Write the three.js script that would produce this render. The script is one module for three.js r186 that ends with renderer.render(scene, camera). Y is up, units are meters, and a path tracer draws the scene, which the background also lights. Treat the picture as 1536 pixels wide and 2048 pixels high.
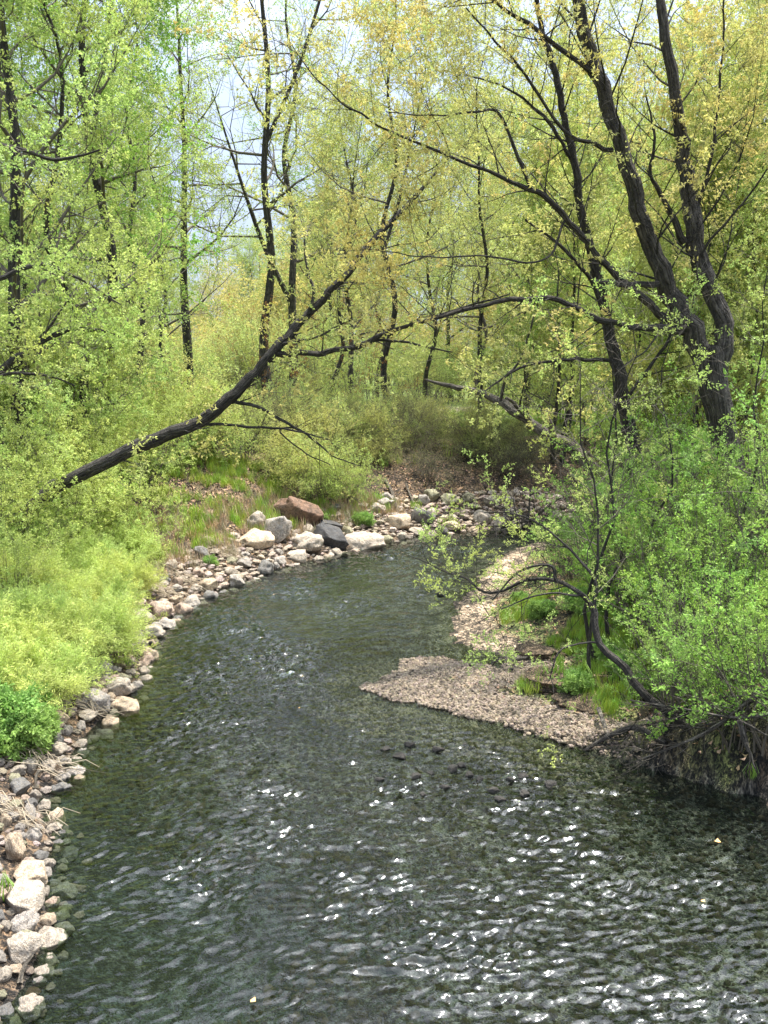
import * as THREE from 'three';
import { mergeGeometries, mergeVertices } from 'three/addons/utils/BufferGeometryUtils.js';
import { createNoise2D, createNoise3D } from 'simplex-noise';

// ---------------------------------------------------------------- camera, sky, sun, exposure
const scene = new THREE.Scene();
const EYE = 4.5, PITCH = THREE.MathUtils.degToRad(9.26), FOCAL = 1773;      // metres above the water, tilt, focal length in photo pixels
const camera = new THREE.PerspectiveCamera(60, 768 / 1024, 0.1, 2000);
camera.position.set(0, EYE, 0);
camera.rotation.x = -PITCH;

const renderer = new THREE.WebGLRenderer({ antialias: true });
renderer.toneMapping = THREE.LinearToneMapping;
renderer.toneMappingExposure = 2.1;
renderer.shadowMap.enabled = true;

const SUN = new THREE.Vector3(0.22, 0.94, -0.22).normalize();
{
  const W = 512, H = 256, data = new Float32Array(W * H * 4), n3 = createNoise3D(rng(77));
  for (let j = 0; j < H; j++) for (let i = 0; i < W; i++) {
    const up = ((j + 0.5) / H - 0.5) * Math.PI, az = ((i + 0.5) / W - 0.5) * 2 * Math.PI;
    const d = new THREE.Vector3(Math.cos(az) * Math.cos(up), Math.sin(up), Math.sin(az) * Math.cos(up));
    const e = Math.max(0, d.y), k = Math.pow(1 - e, 2.4), cs = d.dot(SUN);
    const glow = 2.6 * Math.pow(Math.max(0, cs), 7) + 4 * Math.pow(Math.max(0, cs), 45);
    const s = 1 / (0.25 + e);
    let c = 0.5 * n3(d.x * s * 1.1, 3, d.z * s * 1.1) + 0.3 * n3(d.x * s * 2.3, 9, d.z * s * 2.3) + 0.2 * n3(d.x * s * 5, 14, d.z * s * 5);
    c = THREE.MathUtils.smoothstep(c, -0.15, 0.75) * 0.55 * THREE.MathUtils.smoothstep(e, 0.1, 0.5);
    const z = [0.95, 1.2, 1.62], hz = [0.55, 0.63, 0.82], cl = [2.0, 2.02, 2.1];
    for (let q = 0; q < 3; q++) data[(j * W + i) * 4 + q] = THREE.MathUtils.lerp(THREE.MathUtils.lerp(z[q], hz[q], k), cl[q], c) * 0.55 + glow;
    data[(j * W + i) * 4 + 3] = 1;
  }
  const sky = new THREE.DataTexture(data, W, H, THREE.RGBAFormat, THREE.FloatType);
  sky.mapping = THREE.EquirectangularReflectionMapping; sky.magFilter = THREE.LinearFilter; sky.needsUpdate = true;
  scene.background = sky; scene.environment = sky;
}
const sun = new THREE.DirectionalLight(new THREE.Color().setRGB(1, 0.95, 0.86), 5);
sun.position.copy(SUN).multiplyScalar(80).add(new THREE.Vector3(0, 0, -20)); sun.target.position.set(0, 0, -20);
sun.castShadow = true; sun.shadow.mapSize.set(4096, 4096);
Object.assign(sun.shadow.camera, { left: -50, right: 50, top: 60, bottom: -60, near: 1, far: 220 });
scene.add(sun, sun.target);

// ---------------------------------------------------------------- helpers
function rng(a) { return () => { a = (a + 0x6d2b79f5) | 0; let t = Math.imul(a ^ (a >>> 15), 1 | a); t = (t + Math.imul(t ^ (t >>> 7), 61 | t)) ^ t; return ((t ^ (t >>> 14)) >>> 0) / 4294967296; }; }
const R = rng(4711), rr = (a, b) => a + (b - a) * R();
const N2 = createNoise2D(rng(1)), N2b = createNoise2D(rng(2)), N3 = createNoise3D(rng(3));
const V = (x, y, z) => new THREE.Vector3(x, y, z);
const { clamp, lerp } = THREE.MathUtils, sst = (x, a, b) => { const t = clamp((x - a) / (b - a), 0, 1); return t * t * (3 - 2 * t); };
const CP = Math.cos(PITCH), SP = Math.sin(PITCH);
function ray(px, py) { const cx = (px - 768) / FOCAL, cy = (1024 - py) / FOCAL; return V(cx, cy * CP - SP, -CP - cy * SP); }
const at = (px, py, d) => { const r = ray(px, py); return r.multiplyScalar(d / -r.z).add(V(0, EYE, 0)); };      // where that line of sight is d metres ahead
const onLevel = (px, py, h = 0) => { const r = ray(px, py); return r.multiplyScalar((h - EYE) / r.y).add(V(0, EYE, 0)); };
const used = {};
const numbered = (n) => { const k = used[n] = (used[n] ?? -1) + 1; return k ? n + '_' + String(k).padStart(3, '0') : n; };
function tag(o, label, category, group, kind) { if (label) o.userData.label = label; if (category) o.userData.category = category; if (group) o.userData.group = group; if (kind) o.userData.kind = kind; return o; }
function base(name, p, label, category, group) { const g = new THREE.Group(); g.name = numbered(name); g.position.copy(p); scene.add(g); return tag(g, label, category, group); }
function mesh(name, geo, mat, parent, kind) { const m = new THREE.Mesh(geo, mat); m.name = name; m.castShadow = m.receiveShadow = true; if (kind) m.userData.kind = kind; parent.add(m); return m; }
function copyOf(o, p, turn, s, label, group) {
  const c = o.clone(); c.name = numbered(o.name.replace(/_\d{3}$/, '')); c.position.copy(p); c.rotation.y = turn; c.scale.set(...[].concat(s, s, s).slice(0, 3)); scene.add(c);
  c.userData = { ...o.userData, label: label ?? o.userData.label }; if (group) c.userData.group = group; return c;
}
const lin = (r, g, b) => new THREE.Color().setRGB(r, g, b);

// periodic noise for textures
function tileNoise(size, cells, seed) {
  const r = rng(seed), g = Float32Array.from({ length: cells[0] * cells[1] }, r);
  return (x, y) => {
    const u = x / size * cells[0], v = y / size * cells[1], i = Math.floor(u), j = Math.floor(v), a = u - i, b = v - j, s = a * a * (3 - 2 * a), t = b * b * (3 - 2 * b);
    const G = (p, q) => g[((q % cells[1]) + cells[1]) % cells[1] * cells[0] + ((p % cells[0]) + cells[0]) % cells[0]];
    return lerp(lerp(G(i, j), G(i + 1, j), s), lerp(G(i, j + 1), G(i + 1, j + 1), s), t);
  };
}
function texture(size, f, srgb) {
  const d = new Uint8Array(size * size * 4);
  for (let y = 0; y < size; y++) for (let x = 0; x < size; x++) { const c = f(x, y), o = (y * size + x) * 4; for (let k = 0; k < 3; k++) d[o + k] = clamp((Array.isArray(c) ? c[k] : c) * 255, 0, 255); d[o + 3] = 255; }
  const t = new THREE.DataTexture(d, size, size); t.wrapS = t.wrapT = THREE.RepeatWrapping; t.magFilter = THREE.LinearFilter; t.minFilter = THREE.LinearMipmapLinearFilter; t.generateMipmaps = true;
  if (srgb) t.colorSpace = THREE.SRGBColorSpace; t.needsUpdate = true; return t;
}
// bark: long furrows, plates
const bn = [tileNoise(512, [34, 6], 11), tileNoise(512, [70, 24], 12), tileNoise(512, [160, 110], 13), tileNoise(512, [7, 9], 14)];
const barkH = (x, y) => { const w = 9 * bn[3](x, y); const a = Math.abs(bn[0](x + w, y) * 2 - 1), b = Math.abs(bn[1](x + w, y) * 2 - 1); return clamp(0.15 + 0.75 * Math.sqrt(a) * 0.75 + 0.28 * b + 0.16 * bn[2](x, y) - 0.1, 0, 1); };
const barkBump = texture(512, barkH), barkMap = texture(512, (x, y) => { const h = barkH(x, y), l = bn[3](x * 2, y * 2); const k = clamp(0.22 + 0.78 * h + 0.25 * (l - 0.5), 0, 1); return [k, k * (0.97 + 0.03 * l), k * (0.93 + 0.06 * l)]; }, true);
// ground: crumbs and blotches, near white so that it only grains the colour under it
const gn = [tileNoise(1024, [12, 12], 21), tileNoise(1024, [60, 60], 22), tileNoise(1024, [180, 180], 23), tileNoise(1024, [420, 420], 24)];
const gH = (x, y) => 0.2 * gn[0](x, y) + 0.3 * gn[1](x, y) + 0.3 * gn[2](x, y) + 0.2 * gn[3](x, y);
const groundMap = texture(1024, (x, y) => { const h = clamp((gH(x, y) - 0.5) * 2.6 + 0.55, 0.12, 1), q = gn[1](x * 1.7, y * 1.7); return [h, h * (0.94 + 0.06 * q), h * (0.88 + 0.1 * q)]; }, true), groundBump = texture(1024, gH);
// stone: mineral speckle
const sn = [tileNoise(512, [9, 9], 31), tileNoise(512, [40, 40], 32), tileNoise(512, [150, 150], 33), tileNoise(512, [256, 256], 34)];
const stoneMap = texture(512, (x, y) => { const k = clamp(0.84 + 0.3 * (sn[0](x, y) - 0.5) + 0.3 * (sn[1](x, y) - 0.5) + 0.3 * (sn[2](x, y) - 0.5) + (sn[3](x, y) > 0.88 ? -0.22 : 0) + (sn[2](x * 1.3, y * 1.3) > 0.86 ? 0.18 : 0), 0, 1), t = sn[0](x * 2, y * 2); return [k, k * (0.95 + 0.05 * t), k * (0.89 + 0.11 * t)]; }, true);
const stoneBump = texture(512, (x, y) => 0.35 * sn[0](x, y) + 0.4 * sn[1](x, y) + 0.25 * sn[2](x, y));
// water: fine ripples below the size of the mesh
const wn = [tileNoise(512, [26, 44], 41), tileNoise(512, [60, 96], 42), tileNoise(512, [130, 200], 43)];
const waterBump = texture(512, (x, y) => 0.5 * wn[0](x, y) + 0.32 * wn[1](x, y) + 0.18 * wn[2](x, y));

const bark = (r, g, b, rep = 1) => { const s = (t) => { const c = t.clone(); c.repeat.set(rep, rep * 0.6); c.needsUpdate = true; return c; }; return new THREE.MeshStandardMaterial({ color: lin(r, g, b), map: s(barkMap), bumpMap: s(barkBump), bumpScale: 0.09, roughness: 0.95 }); };
const leafMat = (r, g, b, through = 0.5) => new THREE.MeshPhysicalMaterial({ color: lin(r, g, b), roughness: 0.85, transmission: through, thickness: 0, ior: 1.3, specularIntensity: 0.35, side: THREE.DoubleSide });
const M = {
  barkDark: bark(0.14, 0.125, 0.11, 1.2), barkMaple: bark(0.17, 0.15, 0.13, 1), barkGrey: bark(0.3, 0.27, 0.23, 1), barkFar: bark(0.17, 0.15, 0.13, 0.8), drift: bark(0.52, 0.45, 0.36, 2),
  twig: new THREE.MeshStandardMaterial({ color: lin(0.1, 0.085, 0.065), roughness: 0.9 }), twigPale: new THREE.MeshStandardMaterial({ color: lin(0.34, 0.28, 0.2), roughness: 0.9 }), stemGreen: new THREE.MeshStandardMaterial({ color: lin(0.2, 0.2, 0.08), roughness: 0.8 }),
  lime: leafMat(0.46, 0.56, 0.16), gold: leafMat(0.6, 0.55, 0.19), goldGreen: leafMat(0.53, 0.56, 0.18), shrub: leafMat(0.29, 0.46, 0.09), willow: leafMat(0.55, 0.62, 0.19), vivid: leafMat(0.29, 0.43, 0.11), far: leafMat(0.47, 0.54, 0.17), grass: leafMat(0.26, 0.42, 0.07, 0.4), straw: new THREE.MeshStandardMaterial({ color: lin(0.38, 0.34, 0.23), roughness: 0.9, side: THREE.DoubleSide }),
  litter: new THREE.MeshStandardMaterial({ color: lin(0.28, 0.19, 0.12), roughness: 0.9, side: THREE.DoubleSide }), rust: leafMat(0.4, 0.2, 0.06, 0.4),
};

// ---------------------------------------------------------------- the river's two edges, from below the camera to the bend
const edgeL = [[-60, 2600], [-20, 2050], [70, 1950], [100, 1830], [85, 1750], [110, 1690], [80, 1600], [120, 1560], [160, 1480], [215, 1430], [268, 1385], [282, 1335], [310, 1265], [355, 1225], [410, 1190], [460, 1172], [545, 1140], [620, 1120], [690, 1100], [760, 1088], [840, 1072], [960, 1057], [1080, 1046]].map(([x, y]) => { const p = onLevel(x, y); return [p.x, p.z]; });
edgeL.unshift([-3.4, 12], [-2.6, 2]); edgeL.push([7.5, -27.2], [13, -29.5], [30, -33]);
const edgeR = [[1750, 2400], [1720, 1760], [1536, 1605], [1400, 1568], [1280, 1530], [1190, 1504], [1130, 1486], [1060, 1468], [970, 1442], [880, 1420], [800, 1404], [748, 1392], [728, 1376], [780, 1350], [808, 1324], [850, 1314], [900, 1318], [950, 1327], [1000, 1339], [1024, 1326], [960, 1300], [903, 1285], [898, 1250], [912, 1200], [945, 1180], [965, 1140], [1010, 1105], [1070, 1085], [1180, 1070]].map(([x, y]) => { const p = onLevel(x, y); return [p.x, p.z]; });
edgeR.unshift([4.2, 12], [4.6, 0]); edgeR.push([9, -23.4], [14, -25], [30, -28]);
const poly = [...edgeL, ...[...edgeR].reverse()];
function inPoly(x, z) { let c = false; for (let i = 0, j = poly.length - 1; i < poly.length; j = i++) { const [a, b] = poly[i], [d, e] = poly[j]; if ((b > z) !== (e > z) && x < (d - a) * (z - b) / (e - b) + a) c = !c; } return c; }
function distTo(line, x, z) { let m = 1e9; for (let i = 0; i + 1 < line.length; i++) { const [a, b] = line[i], [c, d] = line[i + 1], u = c - a, v = d - b, t = clamp(((x - a) * u + (z - b) * v) / (u * u + v * v), 0, 1), e = Math.hypot(x - a - u * t, z - b - v * t); if (e < m) m = e; } return m; }
const ramp = (pts, d) => { for (let i = 0; i + 1 < pts.length; i++) if (d <= pts[i + 1][0]) return lerp(pts[i][1], pts[i + 1][1], clamp((d - pts[i][0]) / (pts[i + 1][0] - pts[i][0]), 0, 1)); return pts[pts.length - 1][1]; };
const profL = [[0, 0], [0.4, 0.2], [1.1, 0.5], [2, 0.85], [3.5, 1.55], [5, 2.05], [8, 2.3], [30, 2.1]], profFar = [[0, 0], [0.5, 0.25], [1.6, 0.7], [2.8, 1.25], [4.5, 1.95], [7, 2.1], [30, 2.0]];
const profR = [[0, 0], [0.35, 0.028], [0.9, 0.06], [1.6, 0.26], [2.8, 0.7], [4.5, 1.2], [8, 1.6], [30, 2]], profSteep = [[0, 0], [0.2, 0.32], [0.55, 0.85], [1.3, 1.25], [3, 1.5], [8, 1.7], [30, 2]];
function land(x, z) {       // { h, d (metres outside the water), left }
  const a = distTo(edgeL, x, z); let b = distTo(edgeR, x, z), wet = inPoly(x, z);
  if (b < 1 && b < a) { const sd = (wet ? -b : b) + (0.1 * N2(x * 1.9 + 3, z * 2.4) + 0.05 * N2b(x * 6, z * 7)) * (1 - b); wet = sd < 0; b = Math.abs(sd); }
  if (wet) { const h = -Math.min(0.42, 0.02 + Math.min(0.5 * a, 0.05 + 0.075 * b)) + 0.025 * N2(x * 1.3, z * 1.3); return { h: Math.min(h, -0.025), d: -Math.min(a, b), left: a < b, a, b }; }
  const left = a < b, d = Math.min(a, b), g = sst(-z, 18, 23), st = sst(z, -10.6, -9.4);
  let h = left ? lerp(ramp(profL, d), ramp(profFar, d), g) : lerp(ramp(profR, d), ramp(profSteep, d), st);
  h += (0.05 * N2(x * 0.9, z * 0.9) + 0.025 * N2(x * 2.7, z * 2.7)) * sst(d, 0.1, 1.5) + 0.18 * N2(x * 0.2, z * 0.2) * sst(d, 2, 8);
  const far = Math.max(0, -z - 62); h += 0.022 * far * sst(far, 0, 60) + 0.5 * N2(x * 0.02 + 5, z * 0.02) * sst(d, 15, 40);
  return { h: Math.max(h, 0.01), d, left, a, b };
}
const hgt = (x, z) => land(x, z).h;
const stand = (px, d, sink = 0.05) => { const p = at(px, 735, d); p.y = hgt(p.x, p.z) - sink; return p; };

// ---------------------------------------------------------------- ground: one sheet to the horizon
{
  const xs = [], zs = [];
  for (let x = -8; x <= 9; x += 0.11) xs.push(x);
  for (let x = 9.3, s = 0.35; x < 400; x += s, s *= 1.09) { xs.push(x); xs.unshift(1 - x); }
  for (let z = -4; z >= -29; z -= 0.11) zs.push(z);
  for (let z = -29.3, s = 0.35; z > -700; z -= s, s *= 1.07) zs.push(z);
  for (let z = -3.6, s = 0.5; z < 200; z += s, s *= 1.25) zs.unshift(z);
  const nx = xs.length, nz = zs.length, pos = new Float32Array(nx * nz * 3), uv = new Float32Array(nx * nz * 2), col = new Float32Array(nx * nz * 3), idx = [];
  const mixc = (a, b, t) => [lerp(a[0], b[0], t), lerp(a[1], b[1], t), lerp(a[2], b[2], t)];
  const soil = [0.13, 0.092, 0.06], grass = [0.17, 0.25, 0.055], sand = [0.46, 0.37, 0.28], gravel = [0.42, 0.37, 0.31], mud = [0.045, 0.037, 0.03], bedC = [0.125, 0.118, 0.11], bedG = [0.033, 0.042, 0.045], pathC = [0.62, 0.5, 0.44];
  for (let j = 0, k = 0; j < nz; j++) for (let i = 0; i < nx; i++, k++) {
    const x = xs[i], z = zs[j], l = land(x, z), n = N2(x * 0.7 + 3, z * 0.7), n2 = N2b(x * 2.5, z * 2.5), n3 = N2(x * 7, z * 7);
    let c;
    if (l.d < 0) c = mixc(mixc(bedC, bedG, clamp(sst(l.b, 1.4, 4.4) + 0.35 * n2, 0, 1)), gravel, 0.45 * sst(l.b + 0.25 * n2, 0.9, 0) * sst(-z, 9.6, 10.6));
    else if (l.left) c = mixc(soil, grass, clamp(sst(l.d + 0.8 * n, 2.5, 5) * (z > -19 ? 0.9 : 0.25) + sst(-z, 32, 37), 0, 1));
    else {
      const bar = sst(-z + 0.3 * n2, 10.2, 11) * sst(l.d + 0.15 * n2, 1.05, 0.6);
      c = mixc(mixc(soil, grass, clamp(0.45 + 0.6 * n, 0, 0.8) + 0 * n3), mixc(sand, gravel, sst(z, -13.2, -12.4)), bar);
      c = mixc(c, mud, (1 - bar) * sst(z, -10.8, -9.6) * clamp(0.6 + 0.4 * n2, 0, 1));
      c = mixc(c, mud, 0.75 * bar * sst(l.d + 0.06 * n3 + 0.05 * n2, 0.16, 0.06));       // wet margin
      c = mixc(c, grass, sst(-z, 32, 37));
    }
    if (z < -30) { c = mixc(c, [0.2, 0.3, 0.075], sst(-z, 33, 40) * 0.8); const q = Math.abs(z + 50 + 0.06 * x + 0.8 * Math.sin(x * 0.13)); c = mixc(c, pathC, sst(q + 0.35 * n2, 1.9, 1.4)); }
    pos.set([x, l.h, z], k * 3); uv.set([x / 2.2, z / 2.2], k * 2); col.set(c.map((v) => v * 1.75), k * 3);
    if (i && j) { const a = k, b = k - 1, d = k - nx, e = k - nx - 1; idx.push(b, a, e, a, d, e); }
  }
  const g = new THREE.BufferGeometry(); g.setAttribute('position', new THREE.BufferAttribute(pos, 3)); g.setAttribute('uv', new THREE.BufferAttribute(uv, 2)); g.setAttribute('color', new THREE.BufferAttribute(col, 3)); g.setIndex(idx); g.computeVertexNormals();
  tag(mesh('ground', g, new THREE.MeshStandardMaterial({ vertexColors: true, map: groundMap, bumpMap: groundBump, bumpScale: 0.06, roughness: 0.95 }), scene), 'earth banks, gravel bar and lawn on both sides of the stream', 'ground', null, 'structure');
}
// ---------------------------------------------------------------- water: a rippled sheet with crests of its own
{
  const xs = [], zs = [];
  for (let x = -5.2; x <= 7.2; x += 0.032) xs.push(x);
  for (let x = 7.3; x < 26; x += 0.25) xs.push(x);
  for (let z = -4.6; z > -31; z -= 0.0036 * Math.max(7, -z)) zs.push(z);
  for (let z = -4.4; z < 11; z += 0.2) zs.unshift(z);
  const nx = xs.length, nz = zs.length, ids = new Int32Array(nx * nz).fill(-1), pos = [], uv = [], idx = [];
  const ca = Math.cos(0.22), sa = Math.sin(0.22);
  const wave = (x, z) => {
    const u = x * ca - z * sa, v = x * sa + z * ca, wx = 0.3 * N2(u * 0.9, v * 0.9 + 7) + 0.12 * N2b(u * 2.5, v * 2.5);
    const b = distTo(edgeR, x, z), n = N2b(x * 0.35 + 2, z * 0.28);
    const near = sst(z, -12.5, -8.5), pool = sst(Math.hypot((x - 0.5) / 1.2, (z + 14.4) / 1.8), 1.4, 0.6);
    const n2 = N2(x * 0.75 + 11, z * 0.5), calm = (0.25 + 0.75 * sst(b, 0.05, 0.9)) * (0.35 + 0.65 * sst(distTo(edgeL, x, z), 0, 1.1)) * clamp(0.72 + 0.3 * n + 0.42 * n2, 0.25, 1.25);
    const a1 = N2(u * lerp(2.6, 2.5, near) + wx, v * lerp(5.8, 5, near) + wx), a2 = N2b(u * 4.2 + wx * 2, v * 9.5 - wx), a3 = N2(u * 9 + 9 + wx * 4, v * 16), big = N2b(u * 0.9, v * 2.1);
    const chop = lerp(0.043, 0.021, near) * (0.45 - Math.abs(a1)) * 1.7 + 0.0125 * (0.4 - Math.abs(a2)) * 1.7 + 0.0028 * a3 + 0.012 * big + lerp(0.006, 0.012, near) * N2(u * 1.9 + 31 + wx * 3, v * 6.2 + wx * 4);
    const smooth = 0.02 * N2(u * 1.1 + wx * 2, v * 4.2 + wx * 3) + 0.003 * N2b(u * 3, v * 8);
    return calm * lerp(chop, smooth, pool) * lerp(0.95, 1, near);
  };
  for (let j = 0; j < nz; j++) for (let i = 0; i < nx; i++) {
    const x = xs[i], z = zs[j]; if (!inPoly(x, z) && Math.min(distTo(edgeL, x, z), distTo(edgeR, x, z)) > 0.35) continue;
    ids[j * nx + i] = pos.length / 3; pos.push(x, wave(x, z), z); uv.push(x / 1.6 - z * 0.1, z / 1.6);
  }
  for (let j = 1; j < nz; j++) for (let i = 1; i < nx; i++) { const a = ids[j * nx + i], b = ids[j * nx + i - 1], d = ids[(j - 1) * nx + i], e = ids[(j - 1) * nx + i - 1]; if (a >= 0 && b >= 0 && d >= 0 && e >= 0) idx.push(b, a, e, a, d, e); }
  const g = new THREE.BufferGeometry(); g.setAttribute('position', new THREE.Float32BufferAttribute(pos, 3)); g.setAttribute('uv', new THREE.Float32BufferAttribute(uv, 2)); g.setIndex(idx); g.computeVertexNormals();
  const wm = new THREE.MeshPhysicalMaterial({ color: lin(0.5, 0.57, 0.52), transmission: 1, thickness: 0, ior: 1.42, roughness: 0.05, bumpMap: waterBump, bumpScale: 0.003 });
  tag(mesh('stream_water', g, wm, scene), 'rippled shallow stream flowing between stony and wooded banks', 'water', null, 'structure');
}

// ---------------------------------------------------------------- wood: tubes along bent lines
class Tubes {
  constructor() { this.p = []; this.n = []; this.u = []; this.i = []; }
  add(pts, rad, sides = 6, rough = 0, cap = false) {
    const K = pts.length, off = this.p.length / 3, t = V(0, 0, 0), nrm = V(0, 0, 0), bin = V(0, 0, 0); let len = 0;
    for (let k = 0; k < K; k++) {
      t.subVectors(pts[Math.min(k + 1, K - 1)], pts[Math.max(k - 1, 0)]).normalize();
      if (!k) { nrm.set(Math.abs(t.y) > 0.9 ? 1 : 0, Math.abs(t.y) > 0.9 ? 0 : 1, 0.1); }
      nrm.addScaledVector(t, -nrm.dot(t)).normalize(); bin.crossVectors(t, nrm);
      if (k) len += pts[k].distanceTo(pts[k - 1]);
      for (let s = 0; s <= sides; s++) {
        const a = s / sides * Math.PI * 2, c = Math.cos(a), d = Math.sin(a); let r = rad[k];
        if (rough) r *= 1 + rough * N3(pts[k].x * 2 + c * 1.2, pts[k].y * 2 + d * 1.2, pts[k].z * 2) ;
        const x = nrm.x * c + bin.x * d, y = nrm.y * c + bin.y * d, z = nrm.z * c + bin.z * d;
        this.p.push(pts[k].x + x * r, pts[k].y + y * r, pts[k].z + z * r); this.n.push(x, y, z); this.u.push(s / sides * Math.max(0.25, Math.round(rad[0] * 6.28 * 2) / 2), len);
        if (k && s) { const q = off + k * (sides + 1) + s; this.i.push(q - sides - 2, q - sides - 1, q, q - sides - 2, q, q - 1); }
      }
    }
    if (cap) { const q = this.p.length / 3, e = pts[K - 1]; this.p.push(e.x, e.y, e.z); this.n.push(t.x, t.y, t.z); this.u.push(0, len); for (let s = 0; s < sides; s++) this.i.push(q - sides - 1 + s, q - sides + s, q); }
    return this;
  }
  geo() { const g = new THREE.BufferGeometry(); g.setAttribute('position', new THREE.Float32BufferAttribute(this.p, 3)); g.setAttribute('normal', new THREE.Float32BufferAttribute(this.n, 3)); g.setAttribute('uv', new THREE.Float32BufferAttribute(this.u, 2)); g.setIndex(this.i); return g; }
}
function smoothLine(pts, rad, step) {
  const c = new THREE.CatmullRomCurve3(pts, false, 'centripetal'), L = c.getLength(), n = Math.max(3, Math.round(L / step)), P = [], Q = [];
  for (let i = 0; i <= n; i++) { const t = i / n; P.push(c.getPoint(t)); const f = t * (rad.length - 1), k = Math.min(rad.length - 2, Math.floor(f)); Q.push(lerp(rad[k], rad[k + 1], f - k)); }
  return { P, Q, L };
}
// ---------------------------------------------------------------- leaves: small folded blades gathered on twigs, used again and again as copies
class Blades {
  constructor() { this.p = []; this.i = []; }
  leaf(o, d, side, len, wid, fold = 0.25, bend = 0.2) {       // base, direction, sideways
    const up = V(0, 0, 0).crossVectors(d, side).normalize(), k = this.p.length / 3, put = (a, b, c) => this.p.push(o.x + d.x * a + side.x * b + up.x * c, o.y + d.y * a + side.y * b + up.y * c, o.z + d.z * a + side.z * b + up.z * c);
    put(0, 0, 0); put(len * 0.45, -wid / 2, wid * fold); put(len * 0.5, 0, 0); put(len * 0.45, wid / 2, wid * fold); put(len, 0, -len * bend);
    this.i.push(k, k + 1, k + 2, k, k + 2, k + 3, k + 1, k + 4, k + 2, k + 2, k + 4, k + 3);
  }
  geo() { const g = new THREE.BufferGeometry(); g.setAttribute('position', new THREE.Float32BufferAttribute(this.p, 3)); g.setIndex(this.i); g.computeVertexNormals(); g.setAttribute('uv', new THREE.Float32BufferAttribute(new Float32Array(this.p.length / 3 * 2), 2)); return g; }
}
const rdir = (r) => { const z = r() * 2 - 1, a = r() * 6.2832, s = Math.sqrt(1 - z * z); return V(s * Math.cos(a), z, s * Math.sin(a)); };
function perp(d, r) { const q = rdir(r); q.addScaledVector(d, -q.dot(d)); return q.normalize(); }
// a twig along +y; returns one geometry of two groups: leaves, wood
function spray(seed, { len = 0.8, side = 7, sideLen = 0.3, per = 3, leaf = 0.05, wide = 0.55, spread = 0.8, star = 0, droop = 0, tw = 0.004, curl = 0.25, fork = 0.8 }) {
  const r = rng(seed), q = (a, b) => a + (b - a) * r(), B = new Blades(), T = new Tubes();
  const line = (o, d, L, n, w) => { const P = [o.clone()]; const dd = d.clone(); for (let i = 0; i < n; i++) { dd.addScaledVector(rdir(r), w).add(V(0, -droop * 0.1, 0)).normalize(); P.push(P[P.length - 1].clone().addScaledVector(dd, L / n)); } return P; };
  const bunch = (o, d) => {
    if (star) { for (let k = 0; k < star; k++) { const s = perp(d, r), e = s.clone().multiplyScalar(q(0.6, 1)).addScaledVector(d, q(0, 0.5)).add(V(0, -droop * q(0.2, 1), 0)).normalize(); B.leaf(o, e, perp(e, r), leaf * q(0.6, 1.2), leaf * wide * q(0.7, 1.2), q(0.1, 0.4), q(0, 0.4)); } } else for (let k = 0; k < per; k++) { const e = d.clone().addScaledVector(rdir(r), spread).add(V(0, -droop * q(0, 0.8), 0)).normalize(); B.leaf(o.clone().addScaledVector(rdir(r), leaf * 0.5), e, perp(e, r), leaf * q(0.55, 1.2), leaf * wide * q(0.7, 1.2), q(0.05, 0.45), q(0, 0.4)); }
  };
  const main = line(V(0, 0, 0), V(0, 1, 0), len, 6, curl * 0.5); T.add(main, main.map((_, i) => tw * (1 - i / 7)), 3);
  for (let k = 0; k < side; k++) {
    const f = (k + 0.6) / side * 6, i = Math.min(5, Math.floor(f)), o = main[i].clone().lerp(main[i + 1], f - i), d = V(0, 1, 0).multiplyScalar(1 - fork * 0.6).addScaledVector(perp(V(0, 1, 0), r), fork).normalize(), L = sideLen * q(0.5, 1.1) * (1.15 - 0.5 * k / side), tw2 = line(o, d, L, 3, curl);
    T.add(tw2, [tw * 0.6, tw * 0.5, tw * 0.4, tw * 0.25], 3);
    for (let m = 1; m < 4; m++) bunch(tw2[m], tw2[m].clone().sub(tw2[m - 1]).normalize());
  }
  bunch(main[6], V(0, 1, 0));
  const g = mergeGeometries([B.geo(), T.geo()], true); return g;
}
const SPRAY = {
  elm: [1, 2, 3].map((s) => spray(100 + s, { len: 0.7, side: 6, sideLen: 0.3, per: 4, leaf: 0.064, wide: 0.65, spread: 1.1, droop: 0.35, tw: 0.0035 })),
  maple: [1, 2, 3].map((s) => spray(200 + s, { len: 0.8, side: 5, sideLen: 0.3, star: 5, leaf: 0.075, wide: 0.38, droop: 0.45, tw: 0.004 })),
  shrub: [1, 2, 3].map((s) => spray(300 + s, { len: 0.5, side: 6, sideLen: 0.2, per: 3, leaf: 0.058, wide: 0.55, spread: 0.9, tw: 0.003, fork: 0.7 })),
  willow: [1, 2, 3].map((s) => spray(400 + s, { len: 0.55, side: 8, sideLen: 0.2, per: 3, leaf: 0.09, wide: 0.17, spread: 0.75, tw: 0.0022, fork: 0.5, droop: 0.1 })),
  far: [1, 2].map((s) => spray(500 + s, { len: 1.1, side: 8, sideLen: 0.5, per: 3, leaf: 0.08, wide: 0.6, spread: 1.1, droop: 0.3, tw: 0.006 })),
  bare: [1, 2].map((s) => spray(600 + s, { len: 0.9, side: 8, sideLen: 0.45, per: 1, leaf: 0.025, wide: 0.6, spread: 1, tw: 0.005 })),
  leafy: [1, 2].map((s) => spray(700 + s, { len: 0.3, side: 8, sideLen: 0.12, per: 2, leaf: 0.085, wide: 0.6, spread: 0.7, tw: 0.003, fork: 0.9 })),
};
const Y = V(0, 1, 0);
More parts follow.
